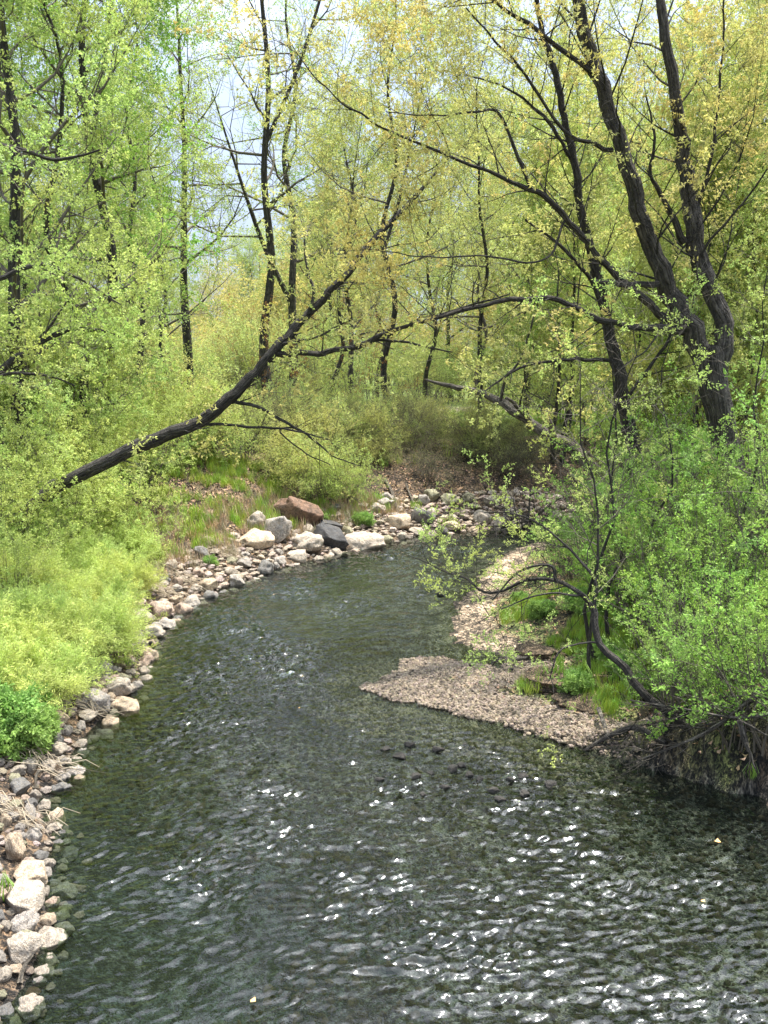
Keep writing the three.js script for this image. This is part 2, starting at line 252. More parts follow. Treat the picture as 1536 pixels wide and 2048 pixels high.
// the crowns are open where the sun gets down to the gravel bar and the sand
const sunny = (q, o) => { const y = q.y + o.y - 0.3, x = q.x + o.x - SUN.x / SUN.y * y, z = q.z + o.z - SUN.z / SUN.y * y; return y > 2.2 && x > -0.6 && x < 2.9 && z > -17 && z < -10.3; };
function crown(parent, pts, kind, mat, wood, vary = 0.22, name = 'crown', dens = 0.4) {
  const keptR = rng(pts.length + 5); pts = pts.filter(([q]) => keptR() < (dens.call ? dens(q.y + parent.position.y) : dens) * (sunny(q, parent.position) ? 0.22 : 1));       // pts: [position, direction, scale]
  const vs = SPRAY[kind];
  vs.forEach((g, v) => {
    const mine = pts.filter((_, i) => i % vs.length === v); if (!mine.length) return;
    const im = new THREE.InstancedMesh(g, [mat, wood], mine.length), m = new THREE.Matrix4(), q = new THREE.Quaternion(), q2 = new THREE.Quaternion(), c = new THREE.Color();
    mine.forEach(([p, d, s], i) => {
      q.setFromUnitVectors(Y, d); q2.setFromAxisAngle(Y, R() * 6.2832); q.multiply(q2); m.compose(p, q, V(s, s, s)); im.setMatrixAt(i, m);
      const k = 1 + vary * (R() * 2 - 1), w = 0.5 + 0.5 * N3(p.x * 0.5, p.y * 0.5, p.z * 0.5); c.setRGB(k * (0.86 + 0.28 * w), k, k * (0.9 + 0.2 * R())); im.setColorAt(i, c);
    });
    im.name = name; im.castShadow = im.receiveShadow = true; im.userData.kind = 'stuff'; parent.add(im);
  });
}
// grow side branches: fills tubes and leaf points
function grow(T, L, p, d, len, r, lvl, o) {
  const n = o.segs ?? 4, P = [p.clone()], Q = [r], dd = d.clone();
  for (let i = 1; i <= n; i++) { dd.addScaledVector(rdir(R), o.wiggle ?? 0.25).add(V(0, (o.up ?? 0.06), 0)).normalize(); P.push(P[i - 1].clone().addScaledVector(dd, len / n)); Q.push(Math.max(0.0025, r * (1 - 0.78 * i / n))); }
  T.add(P, Q, lvl > 1 ? 3 : r > 0.03 ? 7 : 4);
  if (lvl >= o.levels) { const k = o.leafN ?? 3; for (let i = 0; i < k; i++) { const f = n * (i + 0.5 + 0.4 * R()) / k, a = Math.min(n - 1, Math.floor(f)), q = P[a].clone().lerp(P[a + 1], f - a), e = P[a + 1].clone().sub(P[a]).normalize().addScaledVector(rdir(R), 0.75).add(V(0, o.leafUp ?? 0.1, 0)).normalize(); if (!o.keep || o.keep(q)) L.push([q, e, (o.size ?? 1) * rr(0.75, 1.25)]); } if (!o.keep || o.keep(P[n])) L.push([P[n], dd.clone(), (o.size ?? 1) * rr(0.8, 1.2)]); return; }
  const k = Math.round((o.kids ?? 5) * rr(0.75, 1.25));
  for (let i = 0; i < k; i++) { const f = n * lerp(o.from ?? 0.25, 0.98, (i + R()) / k), a = Math.min(n - 1, Math.floor(f)), q = P[a].clone().lerp(P[a + 1], f - a), t = P[a + 1].clone().sub(P[a]).normalize(), e = t.multiplyScalar(0.75).addScaledVector(perp(t, R), rr(0.55, 1.05)).normalize(); grow(T, L, q, e, len * rr(0.4, 0.62) * (1.15 - 0.4 * f / n), Math.max(0.004, Q[a] * 0.55), lvl + 1, o); }
  grow(T, L, P[n], dd, len * 0.5, Q[n], lvl + 1, o);
}
// a limb drawn through given points ([px, py, metres ahead, radius in px]), with side branches
function limb(G, name, spec, mat, T, L, o) {
  const o0 = G.position, pts = spec.map(([x, y, d]) => at(x, y, d).sub(o0)), rad = spec.map(([x, y, d, r]) => r / FOCAL * d), s = smoothLine(pts, rad.map((r) => r * 0.66), Math.max(0.1, rad[0] * 0.9));
  s.P.forEach((p, i) => { if (i) { const k = 0.014 + 0.28 * s.Q[i]; p.x += k * N3(p.x * 2.2 + 5, p.y * 2.2, p.z); p.y += k * N3(p.x * 2.2, p.y * 2.2 + 8, p.z); p.z += k * N3(p.x * 2.2, p.y * 2.2, p.z + 9); } });
  mesh(name, new Tubes().add(s.P, s.Q, rad[0] > 0.1 ? 14 : rad[0] > 0.04 ? 9 : 6, rad[0] > 0.05 ? 0.16 : 0.1, o.cap).geo(), mat, G);
  if (!o.kids) return s;
  const n = Math.round(s.L * (o.perMetre ?? 2));
  for (let i = 0; i < n; i++) { const f = lerp(o.start ?? 0.25, 0.99, (i + R()) / n) * (s.P.length - 1), a = Math.min(s.P.length - 2, Math.floor(f)), q = s.P[a].clone().lerp(s.P[a + 1], f - a), t = s.P[a + 1].clone().sub(s.P[a]).normalize(), e = t.clone().multiplyScalar(0.6).addScaledVector(perp(t, R), 1).add(V(0, o.lift ?? 0.25, 0)).normalize(); grow(T, L, q, e, (o.len ?? 1.6) * rr(0.5, 1.2), Math.max(0.005, Math.min(s.Q[a] * 0.4, (o.rad ?? 0.02))), 1, o); }
  return s;
}
// ---------------------------------------------------------------- big trees drawn limb by limb
const twigMesh = (T, mat, G, name = 'twigs') => { if (T.p.length) mesh(name, T.geo(), mat, G, 'stuff'); };
{ // the trunk that leans over the water from the stony bank
  const b = at(75, 1005, 15); b.y = hgt(b.x, b.z) - 0.1;
  const G = base('leaning_tree', b, 'dark trunk leaning far out over the stream from the stony bank', 'tree'), T = new Tubes(), L = [];
  const o = { kids: 4, levels: 2, leafN: 3, size: 0.8, len: 1.5, perMetre: 1.8, start: 0.3, up: 0.02, wiggle: 0.3, rad: 0.014 };
  limb(G, 'trunk', [[40, 1040, 14.9, 25.2], [100, 985, 15, 22.6], [250, 905, 15, 20.9], [400, 840, 15.1, 19.1], [480, 775, 15.2, 16.5], [545, 706, 15.3, 15.7], [600, 645, 15.5, 12.2], [690, 550, 15.8, 10.4], [760, 465, 16.2, 8.3], [830, 395, 16.6, 6.1], [900, 310, 17, 3.0]], M.barkDark, T, L, { ...o, start: 0.14, perMetre: 1.8, len: 1.2 });
  const lo = { ...o, start: 0.2, len: 1.1, perMetre: 2.2 };
  for (const l of [
    [[548, 706, 15.3, 10], [600, 707, 15.3, 9], [650, 705, 15.3, 9], [720, 690, 15.2, 8], [790, 660, 15.1, 6.5], [850, 641, 15, 5], [900, 625, 14.9, 4], [960, 605, 14.8, 3], [1020, 588, 14.7, 2]],
    [[745, 682, 15.2, 4.5], [800, 684, 15.1, 4], [850, 693, 15, 3], [905, 704, 14.9, 2]],
    [[620, 628, 15.5, 6], [626, 585, 15.5, 5], [616, 540, 15.6, 4], [608, 480, 15.7, 2.5]],
    [[560, 690, 15.3, 4.5], [600, 680, 15.2, 4], [640, 672, 15, 3], [690, 645, 14.8, 2]],
  ]) limb(G, 'limb', l, M.barkDark, T, L, lo);
  const bare = { ...o, start: 0.35, len: 0.9, perMetre: 2, levels: 1, leafN: 1, size: 0.6, up: -0.03, lift: -0.1 };
  limb(G, 'limb', [[465, 800, 15.2, 6], [525, 818, 15.1, 5], [590, 855, 15, 4], [630, 882, 15, 3], [665, 910, 14.9, 2.2], [722, 932, 14.8, 1.2]], M.barkDark, T, L, bare);
  limb(G, 'limb', [[405, 848, 15.1, 5], [500, 853, 15, 4], [590, 862, 14.9, 3], [660, 880, 14.8, 1.6]], M.barkDark, T, L, bare);
  limb(G, 'limb', [[590, 855, 15, 3], [560, 862, 15, 2.5], [610, 905, 14.9, 2], [660, 930, 14.8, 1.2]], M.barkDark, T, L, bare);
  twigMesh(T, M.barkDark, G); crown(G, L, 'maple', M.goldGreen, M.twig, 0.22, 'crown', 0.25);
}
{ // the forked maple
  const b = at(1478, 1010, 15.5); b.y = hgt(b.x, b.z) - 0.1;
  const G = base('maple_tree', b, 'large forked maple with golden young leaves on the wooded bank', 'tree'), T = new Tubes(), L = [];
  const o = { kids: 4, levels: 2, leafN: 3, size: 0.85, len: 2.2, perMetre: 2.2, start: 0.16, up: 0.05, rad: 0.02 };
  limb(G, 'trunk', [[1490, 1120, 15.5, 52], [1478, 1010, 15.5, 44], [1465, 930, 15.5, 40], [1440, 850, 15.5, 38], [1425, 770, 15.5, 41], [1420, 715, 15.5, 42], [1420, 690, 15.5, 30]], M.barkMaple, T, L, { kids: 0, cap: true });
  limb(G, 'stem', [[1420, 740, 15.5, 33], [1385, 665, 15.5, 33], [1345, 595, 15.5, 29], [1305, 510, 15.4, 25], [1275, 410, 15.3, 22], [1245, 300, 15.2, 21], [1205, 180, 15.1, 20], [1165, 40, 15, 17], [1140, -120, 15, 14], [1110, -320, 15, 9], [1090, -500, 15, 4]], M.barkMaple, T, L, o);
  limb(G, 'stem', [[1432, 740, 15.6, 33], [1448, 672, 15.6, 27], [1428, 590, 15.7, 26], [1395, 500, 15.8, 24], [1378, 400, 15.9, 23], [1365, 290, 16, 19], [1352, 210, 16, 17], [1335, 90, 16, 14], [1315, -20, 16.1, 12], [1300, -250, 16.2, 8], [1290, -450, 16.3, 4]], M.barkMaple, T, L, o);
  const lo = { ...o, start: 0.25, len: 1.3, perMetre: 2.6, up: 0.03, rad: 0.013 };
  for (const l of [
    [[1345, 650, 15.5, 12.8], [1290, 600, 15.3, 11.2], [1210, 530, 15, 9.8], [1160, 470, 14.8, 9.0], [1110, 410, 14.6, 8.2], [1060, 378, 14.4, 6.8], [980, 345, 14.1, 5.2], [880, 305, 13.8, 4.1], [780, 262, 13.5, 3.4], [700, 215, 13.2, 2.6], [640, 165, 13, 1.9], [585, 90, 12.8, 1.1]],
    [[1063, 376, 14.4, 6], [1038, 320, 14.3, 5], [993, 225, 14.1, 4], [940, 226, 14, 3], [860, 232, 13.8, 2], [770, 225, 13.6, 1.2]],
    [[1375, 660, 15.5, 16], [1310, 655, 15.3, 11], [1250, 650, 15.1, 9], [1190, 635, 15, 8.5], [1130, 606, 14.9, 8], [1080, 596, 14.8, 7.5], [1000, 604, 14.7, 7], [900, 628, 14.5, 5.5], [800, 655, 14.3, 4], [720, 670, 14.2, 2]],
    [[1368, 485, 15.8, 11], [1335, 410, 15.6, 8], [1312, 372, 15.5, 6], [1300, 340, 15.4, 5], [1310, 280, 15.3, 4], [1290, 190, 15.2, 2]],
    [[1225, 300, 15.2, 7], [1190, 290, 15, 6], [1138, 270, 14.8, 5.5], [1093, 215, 14.6, 4.5], [1048, 145, 14.4, 4], [988, 80, 14.2, 3], [933, 15, 14, 2]],
    [[1190, 145, 15, 8], [1150, 120, 14.9, 7], [1098, 80, 14.7, 6.5], [1038, 35, 14.5, 5.5], [983, 0, 14.3, 5], [900, -60, 14, 3]],
    [[1385, 430, 15.9, 7], [1415, 350, 15.8, 5], [1432, 230, 15.7, 4], [1445, 90, 15.6, 3], [1450, -40, 15.5, 2]],
    [[1385, 525, 15.7, 5], [1430, 470, 15.5, 4], [1490, 400, 15.3, 3], [1560, 300, 15, 2]],
    [[1345, 600, 15.5, 4], [1300, 690, 15.2, 3], [1240, 740, 14.9, 2]],
    [[1130, 440, 14.7, 4], [1090, 520, 14.4, 3], [960, 512, 14, 2.6], [860, 515, 13.7, 2], [760, 500, 13.4, 1.4]],
  ]) limb(G, 'limb', l, M.barkMaple, T, L, lo);
  limb(G, 'broken_stub', [[1315, 568, 15.4, 11], [1290, 568, 15.3, 9], [1240, 568, 15, 9], [1185, 563, 14.8, 8]], M.barkMaple, T, L, { kids: 0, cap: true });
  twigMesh(T, M.barkDark, G);
  crown(G, L, 'maple', M.gold, M.twig, 0.2, 'crown', (y) => y < 9.5 ? 0.34 : 0.6);
}
{ // the darker tree behind it
  const b = stand(1288, 19, 0.1), G = base('dark_trunk_tree', b, 'dark upright tree just behind the forked maple', 'tree'), T = new Tubes(), L = [];
  const o = { kids: 4, levels: 2, leafN: 3, size: 0.95, len: 2, perMetre: 2.2, start: 0.3, rad: 0.018 };
  limb(G, 'trunk', [[1292, 1060, 19, 27], [1262, 880, 19, 23], [1240, 760, 19, 20], [1225, 690, 19, 17], [1210, 620, 19, 15], [1185, 510, 18.9, 14], [1160, 420, 18.8, 12], [1150, 330, 18.7, 11], [1130, 240, 18.6, 10], [1110, 150, 18.5, 9], [1080, 40, 18.4, 7], [1060, -100, 18.3, 5], [1040, -300, 18.2, 2]], M.barkDark, T, L, o);
  for (const l of [[[1215, 640, 19, 8], [1180, 560, 18.7, 6], [1130, 500, 18.3, 5], [1050, 440, 18, 3]], [[1230, 720, 19, 6], [1130, 720, 18.5, 5], [1040, 735, 18, 4], [960, 790, 17.6, 2]], [[1250, 800, 19, 6], [1330, 690, 19, 5], [1390, 560, 19, 3]], [[1150, 330, 18.7, 6], [1100, 250, 18.4, 5], [1020, 180, 18, 3], [930, 150, 17.6, 2]]]) limb(G, 'limb', l, M.barkDark, T, L, { ...o, start: 0.2, len: 1.3 });
  twigMesh(T, M.barkDark, G); crown(G, L, 'elm', M.goldGreen, M.twig);
}
{ // small crooked tree reaching over the sand bar
  const b = at(1325, 1415, 9.5); b.y = hgt(b.x, b.z) - 0.1;
  const G = base('crooked_small_tree', b, 'small crooked tree bending over the sand bar', 'tree'), T = new Tubes(), L = [];
  const o = { kids: 3, levels: 2, leafN: 2, size: 0.42, len: 0.8, perMetre: 3.2, start: 0.25, up: 0.03, rad: 0.009, wiggle: 0.4 };
  limb(G, 'trunk', [[1370, 1450, 9.5, 17], [1325, 1412, 9.5, 15], [1290, 1385, 9.55, 14], [1240, 1325, 9.6, 13], [1196, 1285, 9.7, 12], [1187, 1245, 9.8, 11], [1185, 1218, 9.85, 10], [1166, 1190, 9.9, 8], [1130, 1166, 10, 6.5], [1095, 1158, 10.1, 5.5], [1040, 1165, 10.2, 4.5], [1000, 1183, 10.3, 4], [965, 1185, 10.4, 3.5], [930, 1158, 10.5, 3], [880, 1138, 10.6, 2], [815, 1110, 10.7, 1.2]], M.barkDark, T, L, { ...o, start: 0.5 });
  for (const l of [[[1112, 1165, 10, 6], [1108, 1135, 10, 5], [1075, 1130, 10, 4], [1030, 1150, 10.1, 3], [985, 1200, 10.2, 2]], [[1186, 1225, 9.85, 6], [1188, 1160, 9.9, 5], [1150, 1108, 10, 4], [1100, 1062, 10.1, 3], [1030, 1028, 10.2, 2], [960, 1022, 10.3, 1.2]], [[1165, 1190, 9.9, 4], [1090, 1185, 9.8, 3], [1010, 1215, 9.8, 2], [950, 1250, 9.8, 1.2]], [[1195, 1285, 9.7, 4], [1120, 1300, 9.5, 3], [1100, 1360, 9.4, 1.5]]]) limb(G, 'limb', l, M.barkDark, T, L, { ...o, start: 0.2 });
  twigMesh(T, M.barkDark, G); crown(G, L, 'shrub', M.lime, M.twig, 0.22, 'crown', 0.5);
}
{ // tree with the arching bough, out at the edge
  const b = V(-7.2, 0, -12.6); b.y = hgt(b.x, b.z) - 0.1;
  const G = base('arching_tree', b, 'tree on the stony bank whose dark bough arches in at the frame edge', 'tree'), T = new Tubes(), L = [];
  const o = { kids: 4, levels: 2, leafN: 3, size: 0.7, len: 1.5, perMetre: 2.2, start: 0.3, rad: 0.014 }, loc = (x, y, z) => V(x, y, z);
  const tr = smoothLine([V(0, 0, 0), V(0.1, 1.5, 0), V(0, 3.2, 0.2), V(0.3, 5.5, -0.2), V(0.1, 8, 0), V(0.2, 11, 0.2)], [0.17, 0.15, 0.13, 0.1, 0.07, 0.02], 0.3);
  mesh('trunk', new Tubes().add(tr.P, tr.Q, 12, 0.15).geo(), M.barkDark, G);
  for (let i = 0; i < 26; i++) { const f = 8 + R() * (tr.P.length - 10), q = tr.P[Math.floor(f)]; grow(T, L, q, V(rr(-1, 1), rr(-0.1, 0.7), rr(-1, 1)).normalize(), rr(1.4, 2.4), 0.025, 1, o); }
  for (const l of [[[-180, 880, 12.6, 15], [-60, 790, 12.8, 13], [20, 728, 12.9, 10], [70, 692, 13, 9], [120, 667, 13, 8], [175, 657, 13.1, 7], [220, 667, 13.2, 4], [262, 690, 13.3, 2]], [[60, 700, 13, 5], [100, 650, 13, 4], [140, 590, 13.1, 2.5]], [[-60, 790, 12.8, 6], [0, 752, 12.6, 5], [90, 752, 12.5, 4], [150, 770, 12.4, 2]], [[-100, 560, 12.7, 10], [0, 555, 12.8, 8], [80, 530, 12.9, 6], [160, 560, 13, 4], [240, 610, 13, 2]], [[-100, 300, 12.7, 10], [10, 290, 12.8, 7], [110, 320, 13, 5], [200, 300, 13, 2.5]]]) limb(G, 'limb', l, M.barkDark, T, L, { ...o, start: 0.3, len: 0.9 });
  twigMesh(T, M.twig, G); crown(G, L, 'elm', M.lime, M.twig);
}
// ---------------------------------------------------------------- trees grown from a rule
function plainTree(name, label, p, { h = 14, r = 0.2, lean = [0, 0], crownFrom = 0.25, limbs = 26, len = 3, kind = 'elm', leaf = M.lime, wood = M.barkDark, twig = M.twig, size = 1, up = 0.08, group, kids = 5, levels = 2, leafN = 3, forks = 1, rise = [0.05, 0.9], keep, dens = 0.5, wig = 0.25 }) {
  const G = base(name, p, label, 'tree', group), T = new Tubes(), L = [], stems = [];
  const n = 7, P = [], Q = []; for (let i = 0; i <= n; i++) { const f = i / n; P.push(V(lean[0] * f * h + (0.2 + 0.012 * h) * N2(p.x + i * 0.6, p.z), f * h, lean[1] * f * h + (0.2 + 0.012 * h) * N2(p.z + i * 0.6, p.x))); Q.push(0.78 * r * (1 - 0.9 * Math.pow(f, 0.9)) * (i ? 1 : 1.3)); }
  P[0].y = -0.1; const s = smoothLine(P, Q, 0.5); stems.push(s); mesh('trunk', new Tubes().add(s.P, s.Q, 10, 0.12).geo(), wood, G);
  for (let f = 1; f < forks; f++) { const i = Math.floor(s.P.length * rr(0.25, 0.5)), a = R() * 6.28, q = s.P[i], e = [0, 1, 2, 3, 4].map((k) => q.clone().add(V(Math.cos(a) * h * 0.06 * Math.pow(k, 0.8), k * h * 0.12, Math.sin(a) * h * 0.06 * Math.pow(k, 0.8)))), t = smoothLine(e, [s.Q[i] * 0.7, s.Q[i] * 0.6, s.Q[i] * 0.42, s.Q[i] * 0.25, 0.01], 0.5); stems.push(t); mesh('stem', new Tubes().add(t.P, t.Q, 8, 0.1).geo(), wood, G); }
  for (let i = 0; i < limbs; i++) { const t = stems[i % stems.length], lo = t === s ? crownFrom : 0.25, f = lerp(lo, 0.99, Math.pow((i + R()) / limbs, 0.85)) * (t.P.length - 1), k = Math.min(t.P.length - 2, Math.floor(f)), q = t.P[k].clone().lerp(t.P[k + 1], f - k), a = i * 2.4 + rr(-0.5, 0.5), e = V(Math.cos(a), rr(...rise), Math.sin(a)).normalize(); grow(T, L, q, e, len * rr(0.6, 1.2) * (1.2 - 0.75 * f / t.P.length), Math.min(t.Q[k] * 0.5, 0.05 + 0.12 * r), 1, { kids, levels, leafN, size, up, from: 0.2, wiggle: wig, keep }); }
  twigMesh(T, twig, G); crown(G, L, kind, leaf, twig, 0.22, 'crown', dens);
  return G;
}
plainTree('tall_elm', 'tall lime-leaved tree nearest the frame edge above the stony bank', stand(40, 18), { h: 17, r: 0.2, dens: 0.95, crownFrom: 0.15, limbs: 42, len: 3.4, size: 0.9, lean: [0.02, 0] });
plainTree('fresh_green_tree', 'fresh green tree with a full drooping crown behind the leaning trunk', stand(215, 23), { h: 18, r: 0.22, dens: 1, crownFrom: 0.18, limbs: 46, len: 3.6, leaf: M.shrub, size: 1.1, forks: 2 });
plainTree('bankside_tree', 'leafy tree on the wooded bank outside the frame, nearest the camera', V(7.6, hgt(7.6, -8.2), -8.2), { h: 12, r: 0.17, crownFrom: 0.3, limbs: 30, len: 2.4, leaf: M.shrub, kind: 'shrub', size: 1.1, dens: 0.7 });
plainTree('slender_elm', 'slender lime-leaved tree with a dark stem among the bank shrubs', stand(135, 19.5), { h: 13, r: 0.14, dens: 0.7, crownFrom: 0.3, limbs: 24, len: 2.4, size: 0.9 });
plainTree('grey_straight_tree', 'tall straight grey trunk standing alone beyond the bend', stand(535, 38), { h: 24, r: 0.3, crownFrom: 0.35, limbs: 34, len: 5.5, wood: M.barkFar, kind: 'far', leaf: M.shrub, size: 0.9, dens: 0.3, forks: 2, rise: [-0.1, 0.5], levels: 2, kids: 6 });
plainTree('dark_straight_tree', 'dark straight trunk rising behind the fresh green tree', stand(372, 44), { h: 22, r: 0.33, crownFrom: 0.3, limbs: 24, len: 5, wood: M.barkDark, kind: 'far', leaf: M.far, size: 1.1 });
plainTree('forked_oak', 'wide oak with wavy dark boughs against the open sky', stand(590, 46), { h: 22, r: 0.34, crownFrom: 0.3, limbs: 30, len: 7.5, wood: M.barkFar, kind: 'far', leaf: M.far, size: 0.9, dens: 0.2, rise: [-0.2, 0.45], forks: 2, wig: 0.45, kids: 7 });
plainTree('tilted_thin_tree', 'thin dark trunk tilting on the far bank above the boulders', stand(655, 33), { h: 11, r: 0.13, lean: [0.1, 0], crownFrom: 0.45, limbs: 20, len: 2.4, kind: 'far', leaf: M.goldGreen, size: 0.8 });
plainTree('pale_trunk_tree', 'pale grey trunk behind the forked maple near the frame edge', stand(1440, 27), { h: 17, r: 0.16, lean: [0.06, 0], crownFrom: 0.35, limbs: 22, len: 3, wood: M.barkGrey, kind: 'far', leaf: M.gold, size: 0.9 });
plainTree('yellow_leaf_tree', 'yellow-leaved tree filling the gap between leaning trunk and maple', stand(780, 31), { h: 16, r: 0.16, crownFrom: 0.35, limbs: 28, len: 3.6, kind: 'far', leaf: M.goldGreen, size: 0.8, forks: 2 });
plainTree('bank_elm', 'green young tree on the far bank beside the fallen trunk', stand(960, 33), { h: 14, r: 0.14, crownFrom: 0.25, limbs: 26, len: 3, kind: 'far', leaf: M.goldGreen, size: 0.8 });
// thin dark stems of the thicket
[[1195, 11.6, 4.8, 0.035, -0.03], [1215, 12.4, 5.5, 0.04, 0.03], [1240, 13.4, 5.5, 0.04, -0.02], [1320, 13.5, 5.5, 0.035, 0.04], [1520, 13, 5.5, 0.04, 0]].forEach(([px, d, h, r, l], i) => plainTree('sapling', ['dark thin sapling rising behind the crooked small tree', 'paired dark sapling leaning toward the maple in the thicket', 'thin sapling in the thicket closest to the bend', 'sapling standing before the dark upright tree', 'sapling at the frame edge beside the maple'][i], stand(px, d), { h, r, lean: [l, 0], crownFrom: 0.25, limbs: 14, len: 1.2, kind: 'shrub', leaf: M.lime, size: 0.7, dens: 0.17, group: 'saplings of the thicket' }));
// young wood on the inner side of the bend: many thin stems
{
  const protos = [0, 1, 2].map((k) => plainTree('young_tree', 'thin young tree in the leafy wood behind the maple', stand([1270, 1380, 1500][k], [23, 20, 24][k]), { h: [9, 11, 8][k], r: 0.07, lean: [0.02, 0], crownFrom: 0.12, limbs: 30, len: 1.9, kind: 'elm', leaf: [M.lime, M.goldGreen, M.lime][k], size: 0.95, group: 'young trees behind the maple' }));
  for (let i = 0; i < 44; i++) { const d = rr(19, 34), px = rr(1040, 1640), p = stand(px, d); if (px < 1210 && d < 29) continue; if (land(p.x, p.z).d < 1.2) continue; copyOf(protos[i % 3], p, R() * 6.28, rr(0.75, 1.25)); }
}
// the wood beyond the lawn
{
  const protos = [0, 1, 2, 3].map((k) => plainTree('far_tree', 'hazy spring tree in the wood beyond the lawn', stand([240, 700, 900, 1240][k], [62, 72, 66, 60][k]), { h: [17, 14, 19, 16][k], r: 0.24, crownFrom: 0.2, limbs: 30, len: 4.5, kind: 'far', leaf: [M.far, M.gold, M.far, M.lime][k], wood: M.barkFar, size: 1.5, leafN: 2, kids: 5, dens: 0.75, group: 'trees of the wood beyond the lawn' }));
  for (let i = 0; i < 84; i++) { const d = rr(58, 118), px = rr(-250, 1790); if (px > 380 && px < 620 && d < 75) continue; copyOf(protos[(R() * 4) | 0], stand(px, d), R() * 6.28, rr(0.7, 1.15) * (px > 380 && px < 620 ? 0.85 : 1)); }
  const mid = [0, 1].map((k) => plainTree('park_tree', ['loose yellow-green tree at the near edge of the lawn', 'loose lime-green tree at the near edge of the lawn'][k], stand([1060, 60][k], [37, 33][k]), { h: 15, r: 0.17, crownFrom: 0.22, limbs: 28, len: 3.6, kind: 'far', leaf: [M.goldGreen, M.lime][k], wood: M.barkFar, size: 1, group: ['yellow-green trees by the lawn', 'lime-green trees by the lawn'][k] }));
  for (const [px, d, k, s] of [[700, 40, 0, 1.05], [860, 42, 0, 0.95], [1180, 40, 0, 1.1], [1330, 36, 0, 1], [1500, 34, 0, 1.05], [1600, 30, 0, 0.9], [-40, 30, 1, 1.1], [150, 36, 1, 1], [280, 34, 1, 1.1], [-150, 24, 1, 1], [330, 40, 1, 0.9], [960, 52, 0, 1], [760, 55, 0, 0.9]]) copyOf(mid[k], stand(px, d), R() * 6.28, s);
}
// ---------------------------------------------------------------- shrubs
function shrubGeo(name, label, p, { h = 1.5, w = 1, stems = 12, kind = 'shrub', leaf = M.shrub, wood = M.twig, size = 0.7, kids = 4, leafN = 3, levels = 1, group, arch = 0, dens = 0.5, category = 'shrub' }) {
  const G = base(name, p, label, category, group), T = new Tubes(), L = [];
  for (let i = 0; i < stems; i++) { const a = R() * 6.28, q = rr(0.1, 0.75), e = V(Math.cos(a) * q * w / h, 1, Math.sin(a) * q * w / h).normalize(); grow(T, L, V(Math.cos(a) * w * 0.18 * R(), -0.05, Math.sin(a) * w * 0.18 * R()), e, h * rr(0.6, 0.95), 0.008 + 0.004 * h, 0, { kids, levels, leafN, size, up: 0.05 - arch, wiggle: 0.22, from: 0.15, segs: 5 }); }
  mesh('stems', T.geo(), wood, G, 'stuff'); crown(G, L, kind, leaf, wood, 0.22, 'foliage', dens);
  return G;
}
const onBank = (px, py) => { const r = ray(px, py).multiplyScalar(1), q = V(0, EYE, 0); let a = 3, b = 80; for (let k = 3; k < 80; k += 0.15) { q.copy(r).multiplyScalar(k).y += EYE; if (q.y < Math.max(0, hgt(q.x, q.z))) { b = k; a = k - 0.15; break; } } for (let i = 0; i < 8; i++) { const m = (a + b) / 2; q.copy(r).multiplyScalar(m).y += EYE; if (q.y < Math.max(0, hgt(q.x, q.z))) b = m; else a = m; } q.copy(r).multiplyScalar(b); q.y = hgt(q.x, q.z); return q; };       // where that line of sight meets the ground
{ // lime willow shrubs of the stony bank
  const A = [0, 1, 2].map((k) => shrubGeo('willow_shrub', 'fine-leaved yellow-green shrub on the bright slope above the stones', onBank([60, 130, 40][k], [1290, 1240, 1370][k]), { h: [0.5, 0.44, 0.4][k], w: 1.0, stems: 26, kind: 'willow', leaf: M.willow, wood: M.stemGreen, size: 0.62, leafN: 3, kids: 5, dens: 0.5, group: 'fine-leaved shrubs on the bright slope' }));
  for (const [px, py] of [[20, 1200], [90, 1190], [170, 1190], [215, 1240], [10, 1280], [110, 1320], [165, 1290], [30, 1130], [110, 1130], [180, 1140], [240, 1180], [60, 1070], [-40, 1150], [-60, 1240], [-60, 1330], [5, 1340], [80, 1390], [-30, 1400], [130, 1370], [200, 1310], [-90, 1420], [60, 1420], [150, 1090], [20, 1050], [250, 1130], [90, 1260]]) copyOf(A[(R() * 3) | 0], onBank(px + rr(-12, 12), py), R() * 6.28, rr(0.75, 1.2), py > 1300 ? 'fine-leaved yellow-green shrub low on the slope beside the near stones' : py > 1170 ? null : 'fine-leaved yellow-green shrub high on the slope below the leaning trunk', py > 1300 ? 'fine-leaved shrubs beside the near stones' : py > 1170 ? null : 'fine-leaved shrubs below the leaning trunk');
  const B = [0, 1].map((k) => shrubGeo('bank_shrub', 'leafy lime shrub at the foot of the leaning trunk', onBank([40, 130][k], [1010, 1020][k]), { h: 1.9, w: 1.5, stems: 16, kind: 'elm', leaf: M.lime, size: 0.7, levels: 1, kids: 5, group: 'lime shrubs around the leaning trunk' }));
  for (const [px, d, s] of [[-30, 14.5, 0.9], [20, 16, 1.1], [90, 16.5, 0.9], [160, 17.5, 0.8], [200, 19, 1], [260, 20.5, 1], [60, 19, 1.8], [150, 21, 1.7], [0, 13, 0.6], [300, 22, 0.9], [240, 18, 0.7], [330, 23.5, 1.1], [-60, 18, 1.8]]) copyOf(B[(R() * 2) | 0], stand(px, d), R() * 6.28, s, d > 18.5 ? 'leafy lime shrub behind the leaning trunk' : px < 50 ? 'leafy lime shrub at the frame edge near the foot of the leaning trunk' : null, d > 18.5 ? 'lime shrubs behind the leaning trunk' : px < 50 ? 'lime shrubs at the frame edge' : null);
}
